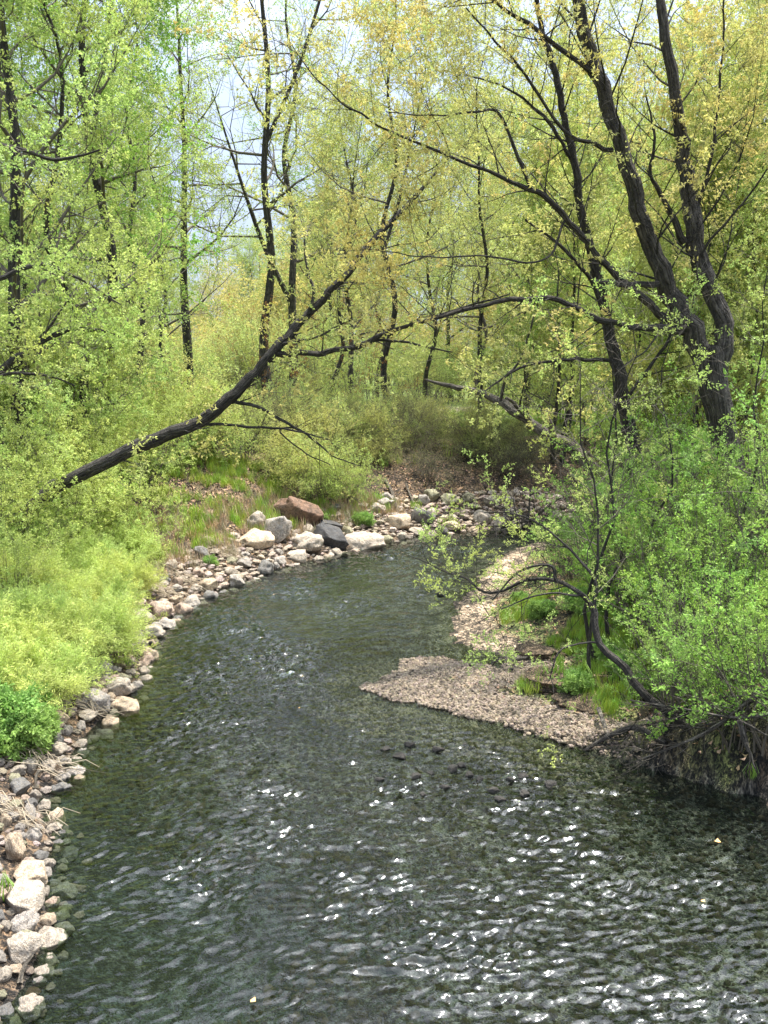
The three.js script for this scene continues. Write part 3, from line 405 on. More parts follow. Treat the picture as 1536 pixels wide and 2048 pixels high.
{ // far bank
  const A = [0, 1].map((k) => shrubGeo('far_bank_shrub', 'loose shrub with small spring leaves on the brown far bank', stand([420, 620][k], [28, 31.5][k]), { h: 1.7, w: 1.6, stems: 14, kind: 'far', leaf: [M.lime, M.goldGreen][k], size: 0.5, kids: 5, group: 'shrubs on the brown far bank' }));
  for (let i = 0; i < 80; i++) { const px = rr(330, 1060) - (i % 3 ? 0 : 60), d = rr(23.5, 34), p = stand(px, d), l = land(p.x, p.z); if (l.d < 1.9 || !l.left) continue; copyOf(A[i % 2], p, R() * 6.28, rr(0.4, 0.9) * (px < 430 && R() < 0.4 ? 1.6 : 1)); }
  const D = [0, 1].map((k) => shrubGeo('bare_brush', 'dark tangle of mostly bare stems on the far bank', stand([560, 820][k], [27.5, 28.6][k]), { h: 1.5, w: 1.7, stems: 20, kind: 'bare', leaf: M.goldGreen, size: 0.6, kids: 6, leafN: 2, dens: 0.8, arch: 0.1, group: 'bare brush on the far bank' }));
  for (let i = 0; i < 17; i++) { const px = rr(400, 1080), d = rr(25.5, 30), p = stand(px, d); if (land(p.x, p.z).d < 1.8) continue; copyOf(D[i % 2], p, R() * 6.28, rr(0.6, 1.15)); }
  const C = shrubGeo('rusty_shrub', 'shrub still holding rusty brown leaves beyond the leaning trunk', stand(720, 31), { h: 3.2, w: 2.6, stems: 9, kind: 'far', leaf: M.rust, size: 0.4, kids: 4, leafN: 1, group: 'rusty shrubs beyond the leaning trunk' });
  copyOf(C, stand(560, 33), 2, 1.1); copyOf(C, stand(640, 34), 4, 1.2);
  const E = [0, 1].map((k) => shrubGeo('lawn_edge_shrub', 'tall pale green brush along the near edge of the lawn', stand([1120, 1180][k], [36, 34][k]), { h: 3, w: 2.4, stems: 16, kind: 'far', leaf: [M.far, M.lime][k], size: 0.75, kids: 5, leafN: 2, group: 'brush along the lawn edge' }));
  for (let i = 0; i < 44; i++) { const px = rr(-300, 1800), d = rr(33, 46); if (px > 400 && px < 1080) continue; copyOf(E[i % 2], stand(px, d), R() * 6.28, rr(0.6, 1.2)); }
  for (let i = 0; i < 22; i++) copyOf(E[i % 2], stand(rr(360, 1100), rr(53, 62)), R() * 6.28, rr(0.9, 1.5), 'pale green brush just beyond the path', 'brush beyond the path');
  const F = shrubGeo('yellow_brush', 'pale yellow brush on the rise beyond the path', stand(450, 66), { h: 5, w: 4, stems: 16, kind: 'far', leaf: M.gold, size: 1.6, kids: 4, leafN: 2, group: 'yellow brush beyond the path' });
  for (let i = 0; i < 40; i++) copyOf(F, stand(rr(-300, 1800), rr(60, 100)), R() * 6.28, rr(0.7, 1.4));
}
{ // green shrubs of the wooded bank
  const A = [0, 1, 2].map((k) => shrubGeo('green_shrub', 'dense vivid green shrub on the wooded bank below the maple', stand([1420, 1500, 1330][k], [11, 12.2, 12.6][k]), { h: [1.9, 2.2, 1.7][k], w: 1.5, stems: 16, kind: 'shrub', leaf: [M.shrub, M.vivid, M.shrub][k], size: 0.72, levels: 1, kids: 6, dens: 0.2, group: 'vivid green shrubs below the maple' }));
  for (const [px, d, s] of [[1480, 10.2, 0.95], [1560, 10.6, 1.1], [1390, 12, 1], [1300, 14, 1.05], [1260, 14.5, 0.7], [1450, 13.6, 1.2], [1540, 13.6, 1.3], [1360, 15, 1.1], [1280, 16.5, 1], [1215, 15, 0.6], [1160, 16.5, 0.5], [1130, 18, 0.45], [1220, 18, 1], [1320, 18.5, 1.2], [1420, 17.5, 1.3], [1530, 16.5, 1.4], [1600, 12, 1.3], [1640, 14, 1.4], [1210, 20, 0.8], [1120, 21, 0.4], [1400, 9.7, 0.6], [1520, 9.2, 0.75], [1600, 9, 1], [1340, 10.6, 0.5]]) copyOf(A[(R() * 3) | 0], stand(px, d), R() * 6.28, s, d < 11 ? 'vivid green shrub overhanging the steep shaded bank' : d < 14.8 ? 'vivid green shrub between the crooked small tree and the maple' : px < 1240 ? 'smaller green shrub behind the sand bar near the bend' : 'green shrub in the shade behind the maple trunk', d < 11 ? 'shrubs over the steep bank' : d < 14.8 ? 'shrubs in front of the maple' : px < 1240 ? 'shrubs behind the sand bar' : 'shrubs behind the maple');
}
//@@SMALL
// ---------------------------------------------------------------- stones
function rockGeo(seed, cuts, flat, lumpy) {
  const r = rng(seed), n = createNoise3D(rng(seed + 50)), g0 = new THREE.IcosahedronGeometry(1, 6); g0.deleteAttribute('uv'); g0.deleteAttribute('normal');
  const g = mergeVertices(g0, 1e-4), p = g.attributes.position, v = V(0, 0, 0), planes = Array.from({ length: cuts }, () => [rdir(r), 0.45 + 0.4 * r()]);
  for (let i = 0; i < p.count; i++) {
    v.fromBufferAttribute(p, i).normalize();
    v.multiplyScalar(1 + lumpy * n(v.x * 1.1, v.y * 1.1, v.z * 1.1) + lumpy * 0.35 * n(v.x * 3, v.y * 3, v.z * 3));
    for (const [d, k] of planes) { const e = v.dot(d) - k; if (e > 0) v.addScaledVector(d, -e * 0.86); }
    v.multiplyScalar(1 + 0.02 * n(v.x * 7, v.y * 7, v.z * 7)); v.y *= flat;
    p.setXYZ(i, v.x, v.y, v.z);
  }
  g.computeVertexNormals();
  const h = g.toNonIndexed(), q = h.attributes.position, u2 = new Float32Array(q.count * 2), a = V(0, 0, 0), b = V(0, 0, 0), c = V(0, 0, 0);
  for (let i = 0; i < q.count; i += 3) {       // each face takes the grain along its own main axis
    a.fromBufferAttribute(q, i); b.fromBufferAttribute(q, i + 1).sub(a); c.fromBufferAttribute(q, i + 2).sub(a); b.cross(c); const x = Math.abs(b.x), y = Math.abs(b.y), z = Math.abs(b.z);
    for (let k = i; k < i + 3; k++) u2.set(x > y && x > z ? [q.getY(k) * 0.5, q.getZ(k) * 0.5 + 0.3] : y > z ? [q.getX(k) * 0.5, q.getZ(k) * 0.5] : [q.getX(k) * 0.5 + 0.6, q.getY(k) * 0.5], k * 2);
  }
  h.setAttribute('uv', new THREE.BufferAttribute(u2, 2)); return h;
}
const cobbles = Array.from({ length: 9 }, (_, i) => rockGeo(900 + i, i % 3 ? 5 : 2, 0.62 + 0.03 * i, 0.22)), blocks = Array.from({ length: 5 }, (_, i) => rockGeo(950 + i, 11, 0.8, 0.26));
const stone = (r, g, b) => new THREE.MeshStandardMaterial({ color: lin(r, g, b), map: stoneMap, bumpMap: stoneBump, bumpScale: 0.02, roughness: 0.88 });
const SM = { tan: stone(0.54, 0.44, 0.33), pale: stone(0.44, 0.39, 0.33), grey: stone(0.4, 0.37, 0.34), pink: stone(0.5, 0.39, 0.32), dark: stone(0.075, 0.075, 0.08), brown: stone(0.21, 0.13, 0.09), mossy: stone(0.36, 0.35, 0.24), wet: stone(0.07, 0.065, 0.06), slate: stone(0.2, 0.195, 0.19) };
const footprints = [];
function rock(name, px, py, wpx, hpx, mat, label, { geo = cobbles[(R() * 9) | 0], turn = R() * 6.28, tilt = 0, group, category = 'rock', deep = 1, sink = 0.28 } = {}) {
  if (name === 'shore_stone') { wpx *= 0.84; hpx *= 0.84; }
  const p = onBank(px, py), d = -p.z / CP, w = wpx / FOCAL * d / 2, h = hpx / FOCAL * d / 2, m = mesh(numbered(name), geo, mat, scene);
  geo.computeBoundingBox(); const bb = geo.boundingBox, e = bb.max.y, ex = (bb.max.x - bb.min.x + bb.max.z - bb.min.z) / 4;
  m.scale.set(w / ex, h / e * 1.15, w / ex * deep); m.rotation.set(tilt, turn, tilt * 0.7); m.position.set(p.x, Math.max(p.y, -0.06) + h * (1.15 - 2 * sink), p.z - w * 0.5); footprints.push([p.x, p.z - w * 0.5, w * 0.95]);
  return tag(m, label, category, group);
}
// boulders at the outside of the bend
rock('boulder', 597, 1050, 94, 66, SM.brown, 'big rusty brown boulder, largest of the boulders at the bend', { geo: blocks[0], turn: 0.5, category: 'boulder' });
rock('boulder', 548, 1082, 60, 58, SM.grey, 'upright grey angular boulder beside the brown one', { geo: blocks[1], turn: 1.1, category: 'boulder' });
rock('boulder', 510, 1056, 42, 38, SM.pale, 'whitish rounded boulder at the edge of the grass slope', { category: 'boulder' });
rock('boulder', 506, 1094, 76, 34, SM.tan, 'low tan boulder sloping down among the cobbles', { category: 'boulder', tilt: 0.15 });
rock('boulder', 612, 1100, 72, 38, SM.pale, 'pale smooth boulder in front of the brown boulder', { geo: cobbles[3], category: 'boulder' });
rock('boulder', 664, 1092, 66, 46, SM.dark, 'black angular boulder at the waterline', { geo: blocks[2], turn: 2.2, category: 'boulder', tilt: 0.2 });
rock('boulder', 657, 1064, 54, 28, SM.dark, 'black slab leaning on the brown boulder', { geo: blocks[3], turn: 0.4, category: 'boulder', tilt: -0.2 });
rock('boulder', 724, 1096, 84, 36, SM.pale, 'wide flat pale boulder reaching into the water', { geo: blocks[4], turn: 0.2, category: 'boulder' });
rock('boulder', 594, 1122, 48, 22, SM.pale, 'flat pale stone at the waterline below the boulders', { geo: blocks[1], turn: 2.4 });
rock('boulder', 845, 1046, 46, 36, SM.slate, 'dark layered boulder among the far stones', { geo: blocks[3], turn: 1.9, category: 'boulder' });
rock('boulder', 796, 1056, 56, 30, SM.tan, 'tan boulder beside the layered dark one', { category: 'boulder' });
rock('boulder', 770, 1018, 36, 26, SM.grey, 'lower of two round grey boulders resting on each other', { geo: cobbles[5], category: 'boulder' });
rock('boulder', 772, 1004, 28, 22, SM.grey, 'upper of two round grey boulders resting on each other', { geo: cobbles[6], category: 'boulder' });
rock('boulder', 862, 1000, 32, 26, SM.mossy, 'round mossy boulder highest on the far bank', { geo: cobbles[7], category: 'boulder' });
rock('boulder', 898, 1008, 38, 24, SM.mossy, 'broad mossy boulder beside the round mossy one', { geo: cobbles[8], category: 'boulder' });
rock('boulder', 936, 1004, 26, 22, SM.mossy, 'small mossy boulder under the fallen trunk', { category: 'boulder' });
rock('boulder', 966, 1044, 40, 26, SM.pale, 'pale round boulder nearest the shrubs at the far waterline', { geo: cobbles[4], category: 'boulder' });
rock('boulder', 706, 1010, 24, 20, SM.dark, 'small black pointed stone on the brown leaf slope', { geo: blocks[0], turn: 1 });
rock('boulder', 684, 1018, 22, 16, SM.tan, 'small tan stone beside the black pointed one', {});
rock('boulder', 830, 1068, 34, 14, SM.pale, 'flat pale stone below the tan boulder', {});
rock('boulder', 902, 1060, 40, 20, SM.tan, 'tan stone with a rounded top near the far waterline', {});
rock('boulder', 1020, 1036, 36, 22, SM.grey, 'grey stone half hidden by the overhanging twigs', {});
// stones of the near shore
rock('shore_stone', 26, 1716, 58, 76, SM.tan, 'large smooth tan egg-shaped stone', { geo: cobbles[4], turn: 0.4 });
rock('shore_stone', 42, 1920, 80, 58, SM.pale, 'pale wedge-shaped stone standing in the water', { geo: blocks[4], turn: 0.9, sink: 0.2 });
rock('shore_stone', 92, 1850, 46, 26, SM.tan, 'tan stone half under water beside the pitted rock', { sink: 0.4 });
rock('shore_stone', 48, 1822, 108, 66, SM.pale, 'broad pitted rock with a wet dark side', { geo: blocks[2], turn: 1.7, sink: 0.32 });
rock('shore_stone', 52, 1768, 108, 52, SM.tan, 'broad flat slab with grass growing at its side', { geo: blocks[0], turn: 2.9 });
rock('shore_stone', 92, 1736, 36, 32, SM.pale, 'light grey stone at the waterline beside the slab', {});
rock('shore_stone', 154, 1556, 34, 22, SM.tan, 'tan stone alone in the water', { sink: 0.35 });
rock('shore_stone', 150, 1526, 20, 11, SM.tan, 'small flat stone alone in the water above the tan one', { sink: 0.3 });
rock('shore_stone', 36, 1588, 50, 38, SM.slate, 'dark angular stone on the near shore', { geo: blocks[3], turn: 0.9 });
rock('shore_stone', 112, 1508, 54, 24, SM.pale, 'long pale flat stone at the water', { geo: cobbles[0], turn: 0.2 });
rock('shore_stone', 98, 1452, 84, 44, SM.tan, 'broad tan stone below the leafy green plant', { geo: cobbles[2], turn: 0.3 });
rock('shore_stone', 172, 1444, 52, 32, SM.pale, 'pale speckled oval stone touching the water', { geo: cobbles[5], turn: 0.2 });
rock('shore_stone', 130, 1470, 34, 26, SM.grey, 'grey stone wedged below the broad tan one', {});
rock('shore_stone', 14, 1520, 32, 34, SM.pink, 'rounded pinkish stone beside the leafy green plant', {});
rock('shore_stone', 8, 1862, 34, 24, SM.pale, 'pale stone cut by the frame edge beneath the pitted rock', {});
rock('shore_stone', 28, 1948, 40, 22, SM.tan, 'low tan stone just below the wedge-shaped one', { sink: 0.35 });
rock('shore_stone', 6, 1962, 48, 30, SM.pale, 'pale stone in the corner of the near shore', {});
rock('shore_stone', 60, 1985, 50, 14, SM.brown, 'brown flat stone awash in the near corner', { sink: 0.4 });
rock('shore_stone', 276, 1362, 16, 10, SM.tan, 'tiny flat stone out in the water off the cobble shore', { sink: 0.3 });
rock('shore_stone', 300, 1290, 14, 10, SM.wet, 'tiny wet black stone off the cobble shore', { sink: 0.3 });
rock('shore_stone', 176, 1478, 16, 10, SM.grey, 'small grey stone awash beside the long pale one', { sink: 0.35 });
rock('shore_stone', 68, 1600, 30, 30, SM.pale, 'pale stone below the dark angular one', {});
rock('shore_stone', 60, 1640, 34, 26, SM.grey, 'grey stone above the egg-shaped one at the waterline', {});
rock('shore_stone', 10, 1650, 30, 30, SM.tan, 'tan stone cut by the frame edge above the egg-shaped one', {});
// the stone lining of the shore
{
  const total = []; for (let i = 0, L = 0; i + 1 < edgeL.length; i++) { const a = edgeL[i], b = edgeL[i + 1]; total.push([L, a, b]); L += Math.hypot(b[0] - a[0], b[1] - a[1]); total.len = L; }
  const along = (s) => { let t = total[0]; for (const q of total) if (q[0] <= s) t = q; const [l, a, b] = t, n = Math.hypot(b[0] - a[0], b[1] - a[1]), f = (s - l) / n, nx = (b[1] - a[1]) / n, nz = -(b[0] - a[0]) / n; return [lerp(a[0], b[0], f), lerp(a[1], b[1], f), nx, nz]; };
  const spots = [], mats = [SM.grey, SM.pale, SM.grey, SM.pink, SM.tan, SM.pale, SM.grey, SM.pale, SM.slate, SM.mossy];
  for (let k = 0; k < 26000; k++) {
    const s = R() * total.len, [x, z, nx, nz] = along(s); if (z > -5.5 || z < -28.5 || x > 6) continue;
    const wide = z > -10 ? 1.0 : z > -16 ? 0.95 + 0.25 * N2(s * 0.6, 2) : z > -21 ? 1.3 : 1.7, off = lerp(-0.16, wide, Math.pow(R(), 1.15)), X = x + nx * off, Z = z + nz * off, l = land(X, Z);
    if (l.d > wide + 0.1 || (l.d < 0 && l.a > 0.22)) continue;
    const r = lerp(0.06, 0.17, Math.pow(R(), 1.7)) * (off < 0.25 ? 1.15 : 1) * (k < 3000 && z < -9.5 ? 1.25 : k > 12000 ? 0.6 : 1) * (z > -9.5 ? 0.72 : 1);
    if (spots.some(([a, b, q]) => (a - X) ** 2 + (b - Z) ** 2 < (q + r) ** 2 * 0.72) || footprints.some(([a, b, q]) => (a - X) ** 2 + (b - Z) ** 2 < (q + r) ** 2 * 0.7)) continue;
    spots.push([X, Z, r, l.h]);
  }
  const size = (q) => q[2] / Math.hypot(q[0], q[1]); spots.sort((a, b) => size(b) - size(a));
  const place = (o, [x, z, r, h]) => { o.position.set(x, h + r * 0.22, z); o.rotation.set(rr(-0.3, 0.3), R() * 6.28, rr(-0.3, 0.3)); o.scale.set(r * rr(0.95, 1.25), r * rr(0.8, 1.15), r * rr(0.85, 1.1)); };
  for (const q of spots.slice(0, 290)) { const m = mesh(numbered('cobble'), cobbles[(R() * 9) | 0], mats[(R() * 10) | 0], scene); place(m, q); tag(m, q[1] < -19 ? 'rounded cobble in the stone lining near the boulders of the bend' : q[1] < -11.5 ? 'rounded cobble in the stone lining below the bright slope' : 'rounded cobble of the near stony shore', 'cobble', q[1] < -19 ? 'cobbles near the bend' : q[1] < -11.5 ? 'cobbles below the bright slope' : 'cobbles of the near shore'); }
  const rest = spots.slice(290), o = new THREE.Object3D(), c = new THREE.Color(), small = rockGeo(990, 4, 0.7, 0.25), im = new THREE.InstancedMesh(small, stone(0.6, 0.52, 0.45), rest.length + 900);
  rest.forEach((q, i) => { place(o, q); o.updateMatrix(); im.setMatrixAt(i, o.matrix); const k = rr(0.55, 1.15); im.setColorAt(i, c.setRGB(k, k * rr(0.92, 1.02), k * rr(0.85, 1.05))); });
  for (let i = rest.length; i < rest.length + 900; i++) { let x, z, nx, nz, off; do { [x, z, nx, nz] = along(R() * total.len); off = rr(-0.3, 1.6); } while (z > -5.5 || z < -28); const X = x + nx * off, Z = z + nz * off; place(o, [X, Z, rr(0.02, 0.05), hgt(X, Z)]); o.updateMatrix(); im.setMatrixAt(i, o.matrix); const k = rr(0.5, 1.1); im.setColorAt(i, c.setRGB(k, k * 0.96, k * rr(0.85, 1))); }
  im.name = 'small_stones'; im.castShadow = im.receiveShadow = true; scene.add(im); tag(im, 'small stones filling the gaps of the stone lining', 'stones', null, 'stuff');
}
// ---------------------------------------------------------------- gravel bar, riffle stones, stream bed
{
  const pebble = rockGeo(995, 4, 0.6, 0.25), low = new THREE.IcosahedronGeometry(1, 1), o = new THREE.Object3D(), c = new THREE.Color();
  const scatter = (name, label, n, pick, r0, r1, mat, tone) => { const im = new THREE.InstancedMesh(low, mat, n); for (let i = 0; i < n; i++) { const [x, z, y] = pick(); const r = lerp(r0, r1, Math.pow(R(), 2.2)); o.position.set(x, y + r * 0.2, z); o.rotation.set(R() * 6, R() * 6, R() * 6); o.scale.set(r * rr(0.8, 1.5), r * rr(0.4, 0.8), r); o.updateMatrix(); im.setMatrixAt(i, o.matrix); im.setColorAt(i, tone(c)); } im.name = name; im.castShadow = im.receiveShadow = true; scene.add(im); return tag(im, label, 'gravel', null, 'stuff'); };
  const barSpot = () => { for (;;) { const x = rr(-1.6, 4.2), z = rr(-13.4, -9), l = land(x, z); if (l.b < l.a && l.d > (R() < 0.35 ? -0.9 : -0.1) && l.d < 0.95 - 0.35 * sst(-z, 12, 13.2) && x < 3.3 - R()) return [x, z, l.h]; } };
  scatter('bar_gravel', 'pale gravel of the low bar in the stream', 32000, barSpot, 0.004, 0.028, stone(0.62, 0.54, 0.45), (q) => { const k = R() < 0.12 ? rr(0.15, 0.4) : rr(0.6, 1.15); return q.setRGB(k, k * rr(0.9, 1), k * rr(0.8, 1)); });
  const bed = () => { for (;;) { const x = rr(-3.5, 5), z = rr(-15, -5), l = land(x, z); if (l.d < -0.05 && l.b < 4.2) return [x, z, l.h]; } };
  scatter('bed_gravel', 'brown gravel on the shallow stream bed', 12000, bed, 0.01, 0.04, stone(0.12, 0.095, 0.07), (q) => { const k = rr(0.35, 1.3); return q.setRGB(k, k * rr(0.9, 1), k * rr(0.75, 1)); });
  const spots = [[800, 1515], [830, 1555], [862, 1548], [905, 1540], [922, 1533], [940, 1552], [960, 1560], [1020, 1560], [1045, 1555], [985, 1583], [1000, 1600], [1050, 1590], [890, 1575], [875, 1500], [770, 1500], [820, 1490], [930, 1490], [845, 1590], [1100, 1570], [760, 1560], [882, 1190]];
  for (const [x, y] of spots) { const big = y === 1190, m = mesh(numbered('riffle_stone'), blocks[(R() * 5) | 0], SM.wet, scene), p = onLevel(x, y), r = big ? 0.1 : rr(0.035, 0.07); m.position.set(p.x, r * 0.2, p.z); m.rotation.y = R() * 6; m.scale.set(r * 1.3, r * 0.8, r); tag(m, big ? 'dark stone alone in the smooth water off the sand bar' : x === 830 ? 'dark stone with a pale top in the riffle' : 'small wet dark stone breaking the surface of the riffle', 'stone', big || x === 830 ? null : 'dark stones in the riffle'); }
}
// ---------------------------------------------------------------- leaf litter, grass, herbs
{
  const B = new Blades(); B.leaf(V(-0.5, 0, 0), V(1, 0, 0), V(0, 0, 1), 1, 0.6, 0.35, 0.25); const leafG = B.geo(), o = new THREE.Object3D(), c = new THREE.Color();
  const strew = (name, label, category, geo, mat, n, pick, s0, s1, flat, tone) => { const im = new THREE.InstancedMesh(geo, mat, n); for (let i = 0; i < n; i++) { const [x, z] = pick(), s = rr(s0, s1); o.position.set(x, hgt(x, z) + (flat ? 0.012 : -0.01), z); o.rotation.set(flat ? rr(-0.6, 0.6) : rr(-0.15, 0.15), R() * 6.28, flat ? rr(-0.6, 0.6) : rr(-0.15, 0.15)); o.scale.setScalar(s); o.updateMatrix(); im.setMatrixAt(i, o.matrix); im.setColorAt(i, tone(c)); } im.name = name; im.castShadow = im.receiveShadow = true; scene.add(im); return tag(im, label, category, null, 'stuff'); };
  const onLand = (x0, x1, z0, z1, ok) => () => { for (let t = 0; t < 400; t++) { const x = rr(x0, x1), z = rr(z0, z1), l = land(x, z); if (l.d > 0.15 && ok(l, x, z)) return [x, z]; } return [20, -40]; };
  const brown = (q) => { const k = rr(0.4, 1.5); return q.setRGB(k, k * rr(0.85, 1.05), k * rr(0.7, 1.1)); }, green = (q) => { const k = rr(0.8, 1.5); return q.setRGB(k * rr(0.9, 1.4), k, k * rr(0.7, 1.1)); };
  strew('leaf_litter', 'brown fallen leaves covering the far bank', 'leaf litter', leafG, M.litter, 14000, onLand(-7, 9, -33, -20, (l) => l.left && l.d > 0.8), 0.06, 0.13, true, brown);
  strew('leaf_litter', 'fallen leaves under the shrubs of the wooded bank', 'leaf litter', leafG, M.litter, 9000, onLand(1, 9, -21, -7, (l, x, z) => !l.left && l.d > (z < -10 ? 0.7 : 0.05)), 0.04, 0.09, true, brown);
  strew('leaf_litter', 'dry leaves on the slope of the stony bank', 'leaf litter', leafG, M.litter, 6000, onLand(-9, -1.5, -24, -6, (l) => l.left && l.d > 0.5 && l.d < 4), 0.04, 0.09, true, brown);
  const tuft = (seed, n, h, w, lean) => { const r = rng(seed), b = new Blades(); for (let i = 0; i < n; i++) { const a = r() * 6.28, e = V(Math.cos(a) * lean * (0.3 + r()), 1, Math.sin(a) * lean * (0.3 + r())).normalize(), s = V(-Math.sin(a), 0, Math.cos(a)); b.leaf(V(Math.cos(a) * 0.08 * r(), 0, Math.sin(a) * 0.08 * r()), e, s, h * (0.5 + 0.6 * r()), w, 0.2, 0.25 + 0.3 * r()); } return b.geo(); };
  const t1 = tuft(5, 16, 0.3, 0.012, 0.5), t2 = tuft(6, 14, 0.34, 0.009, 1.1), t3 = tuft(7, 18, 0.42, 0.02, 0.4);
  strew('grass', 'bright grass on the slope of the stony bank', 'grass', t1, M.grass, 3200, onLand(-9, 1, -25, -8, (l, x, z) => l.left && l.d > 1.1 && l.d < 5.5 && N2b(x * 0.8, z * 0.8) > -0.25), 0.5, 1.15, false, green);
  strew('dead_grass', 'straw-coloured dead grass between stones and slope', 'dead grass', t2, M.straw, 2200, onLand(-9, 0.5, -25, -6, (l, x, z) => l.left && l.d > 0.7 && l.d < 2.6 && N2b(x * 0.9 + 4, z * 0.9) > -0.2), 0.5, 1.1, false, green);
  strew('grass', 'sunny grass under the crooked small tree', 'grass', t1, M.grass, 2800, onLand(1.8, 6, -16, -9.3, (l, x, z) => !l.left && l.d > 0.9 && N2b(x * 0.7, z * 0.7 + 2) > -0.1), 0.3, 0.8, false, green);
  strew('grass', 'grass and low herbs on the far bank and lawn edge', 'grass', t1, M.grass, 5200, onLand(-26, 26, -48, -25, (l, x, z) => l.d > 3.2 && (z < -32 || N2b(x * 0.6, z * 0.6) > 0.4)), 0.7, 1.6, false, green);
  const clump = (px, py, s, label) => { const p = onBank(px, py), m = mesh(numbered('grass_clump'), t3, M.grass, scene); m.position.copy(p); m.rotation.y = R() * 6; m.scale.set(s * 1.3, s, s * 1.3); tag(m, label, 'grass clump', 'broad-bladed grass clumps'); };
  [[1085, 1372, 0.75, 'broad-bladed grass clump at the earth ledge nearest the gravel'], [1120, 1366, 0.85, 'broad-bladed grass clump in the middle of the earth ledge'], [1165, 1376, 0.95, 'broad-bladed grass clump against the ledge below the crooked trunk'], [1180, 1395, 0.7, 'smaller grass clump in front of the ledge'], [1265, 1410, 0.8, 'grass clump beside the foot of the crooked small tree'], [12, 1800, 0.55, 'bright grass clump beside the flat slab of the near shore'], [1115, 1335, 0.6, 'grass clump behind the earth ledge'], [250, 1335, 0.5, 'grass clump growing among the cobbles'], [85, 1488, 0.4, 'grass clump between the near shore stones'], [1500, 1560, 0.45, 'grass clump low on the shaded steep bank']].forEach((a) => clump(...a));
  const her = shrubGeo('leafy_herb', 'low vivid green leafy plant above the near stones', onBank(28, 1500), { h: 0.32, w: 0.55, stems: 26, kind: 'leafy', leaf: M.vivid, wood: M.stemGreen, size: 0.55, kids: 3, leafN: 2, levels: 1, dens: 1, category: 'plant', group: 'leafy herbs' });
  [[60, 1480, 0.8, 'leafy green plant closest to the broad tan stone'], [-10, 1470, 1.2, 'leafy green plant cut by the frame edge'], [30, 1440, 1, 'leafy green plant under the fine-leaved shrubs'], [640, 1046, 0.5, 'leafy plant growing beside the brown boulder'], [725, 1050, 0.7, 'yellow-green plant between boulders above the water'], [565, 1062, 0.5, 'small leafy plant behind the upright grey boulder'], [420, 1130, 0.4, 'small leafy plant among the cobbles near the bend']].forEach(([x, y, s, l]) => copyOf(her, onBank(x, y), R() * 6, s, l));
  for (let i = 0; i < 46; i++) { const p = onBank(rr(1000, 1480), rr(1190, 1400)), l = land(p.x, p.z); if (l.left || l.d < 1.2) continue; copyOf(her, p, R() * 6, rr(0.35, 0.7), 'low herb in the sunny grass of the wooded bank', 'low herbs of the wooded bank'); }
}
// ---------------------------------------------------------------- dead wood
const deadMat = M.drift;
function stick(name, spec, mat, label, { kids = 0, category = 'branch', rough = 0.15, group } = {}) {       // spec: world points with radius
  const o0 = spec[0][0].clone(), G = base(name, o0, label, category, group), s = smoothLine(spec.map(([p]) => p.clone().sub(o0)), spec.map(([, r]) => r), 0.08), T = new Tubes();
  mesh('stem', new Tubes().add(s.P, s.Q, 8, rough, true).geo(), mat, G);
  for (let i = 0; i < kids; i++) { const k = Math.floor(lerp(0.15, 0.95, R()) * (s.P.length - 2)), t = s.P[k + 1].clone().sub(s.P[k]).normalize(), e = t.clone().addScaledVector(perp(t, R), 0.7).normalize(); grow(T, [], s.P[k], e, rr(0.25, 0.8), s.Q[k] * 0.5, 1, { kids: 2, levels: 2, leafN: 1, wiggle: 0.3, up: -0.02 }); }
  if (kids) mesh('twigs', T.geo(), mat, G, 'stuff');
  return G;
}
const lie = (px, py, up = 0.03) => { const p = onBank(px, py); p.y += up; return p; };
stick('driftwood_stick', [[lie(72, 1582), 0.012], [lie(76, 1562, 0.1), 0.016], [lie(96, 1556, 0.08), 0.013], [lie(140, 1548, 0.05), 0.006]], deadMat, 'crooked pale stick between stones and water on the near shore', { kids: 2 });
stick('driftwood_stick', [[lie(40, 1975), 0.02], [lie(48, 1950, 0.06), 0.016], [lie(68, 1938, 0.12), 0.012]], deadMat, 'short pale stick poking out of the near corner');
stick('driftwood_stick', [[lie(770, 965, 0.1), 0.045], [lie(782, 985, 0.08), 0.05], [lie(797, 1030, 0.05), 0.04]], deadMat, 'long pale stick lying down the far bank above the boulders');
stick('driftwood_stick', [[lie(812, 975, 0.1), 0.03], [lie(822, 1000, 0.08), 0.028], [lie(832, 1020, 0.05), 0.02]], deadMat, 'thin pale stick beside the longer one on the far bank');
stick('driftwood_stick', [[lie(870, 1040, 0.1), 0.03], [lie(905, 1032, 0.12), 0.026], [lie(945, 1016, 0.2), 0.015]], M.barkDark, 'dark stick lying across the far stones', { kids: 2 });
stick('waterlogged_branch', [[lie(940, 1334, 0.02), 0.02], [lie(965, 1328, 0.05), 0.035], [lie(1000, 1334, 0.04), 0.03], [lie(1025, 1342, 0.03), 0.015]], SM.wet, 'dark waterlogged branch at the edge of the gravel bar', { kids: 4 });
stick('driftwood_stick', [[lie(1015, 1325, 0.02), 0.022], [lie(1045, 1322, 0.04), 0.028], [lie(1080, 1318, 0.05), 0.02]], M.barkGrey, 'grey log end pointing out of the earth ledge');
stick('driftwood_stick', [[lie(1055, 1372, 0.04), 0.02], [lie(1070, 1378, 0.05), 0.03], [lie(1085, 1386, 0.03), 0.02]], deadMat, 'short pale wood block at the earth ledge');
stick('driftwood_stick', [[lie(1196, 1440, 0.15), 0.03], [lie(1205, 1460, 0.12), 0.03], [lie(1215, 1480, 0.06), 0.02]], M.barkGrey, 'short grey stub slanting to the water at the steep bank');
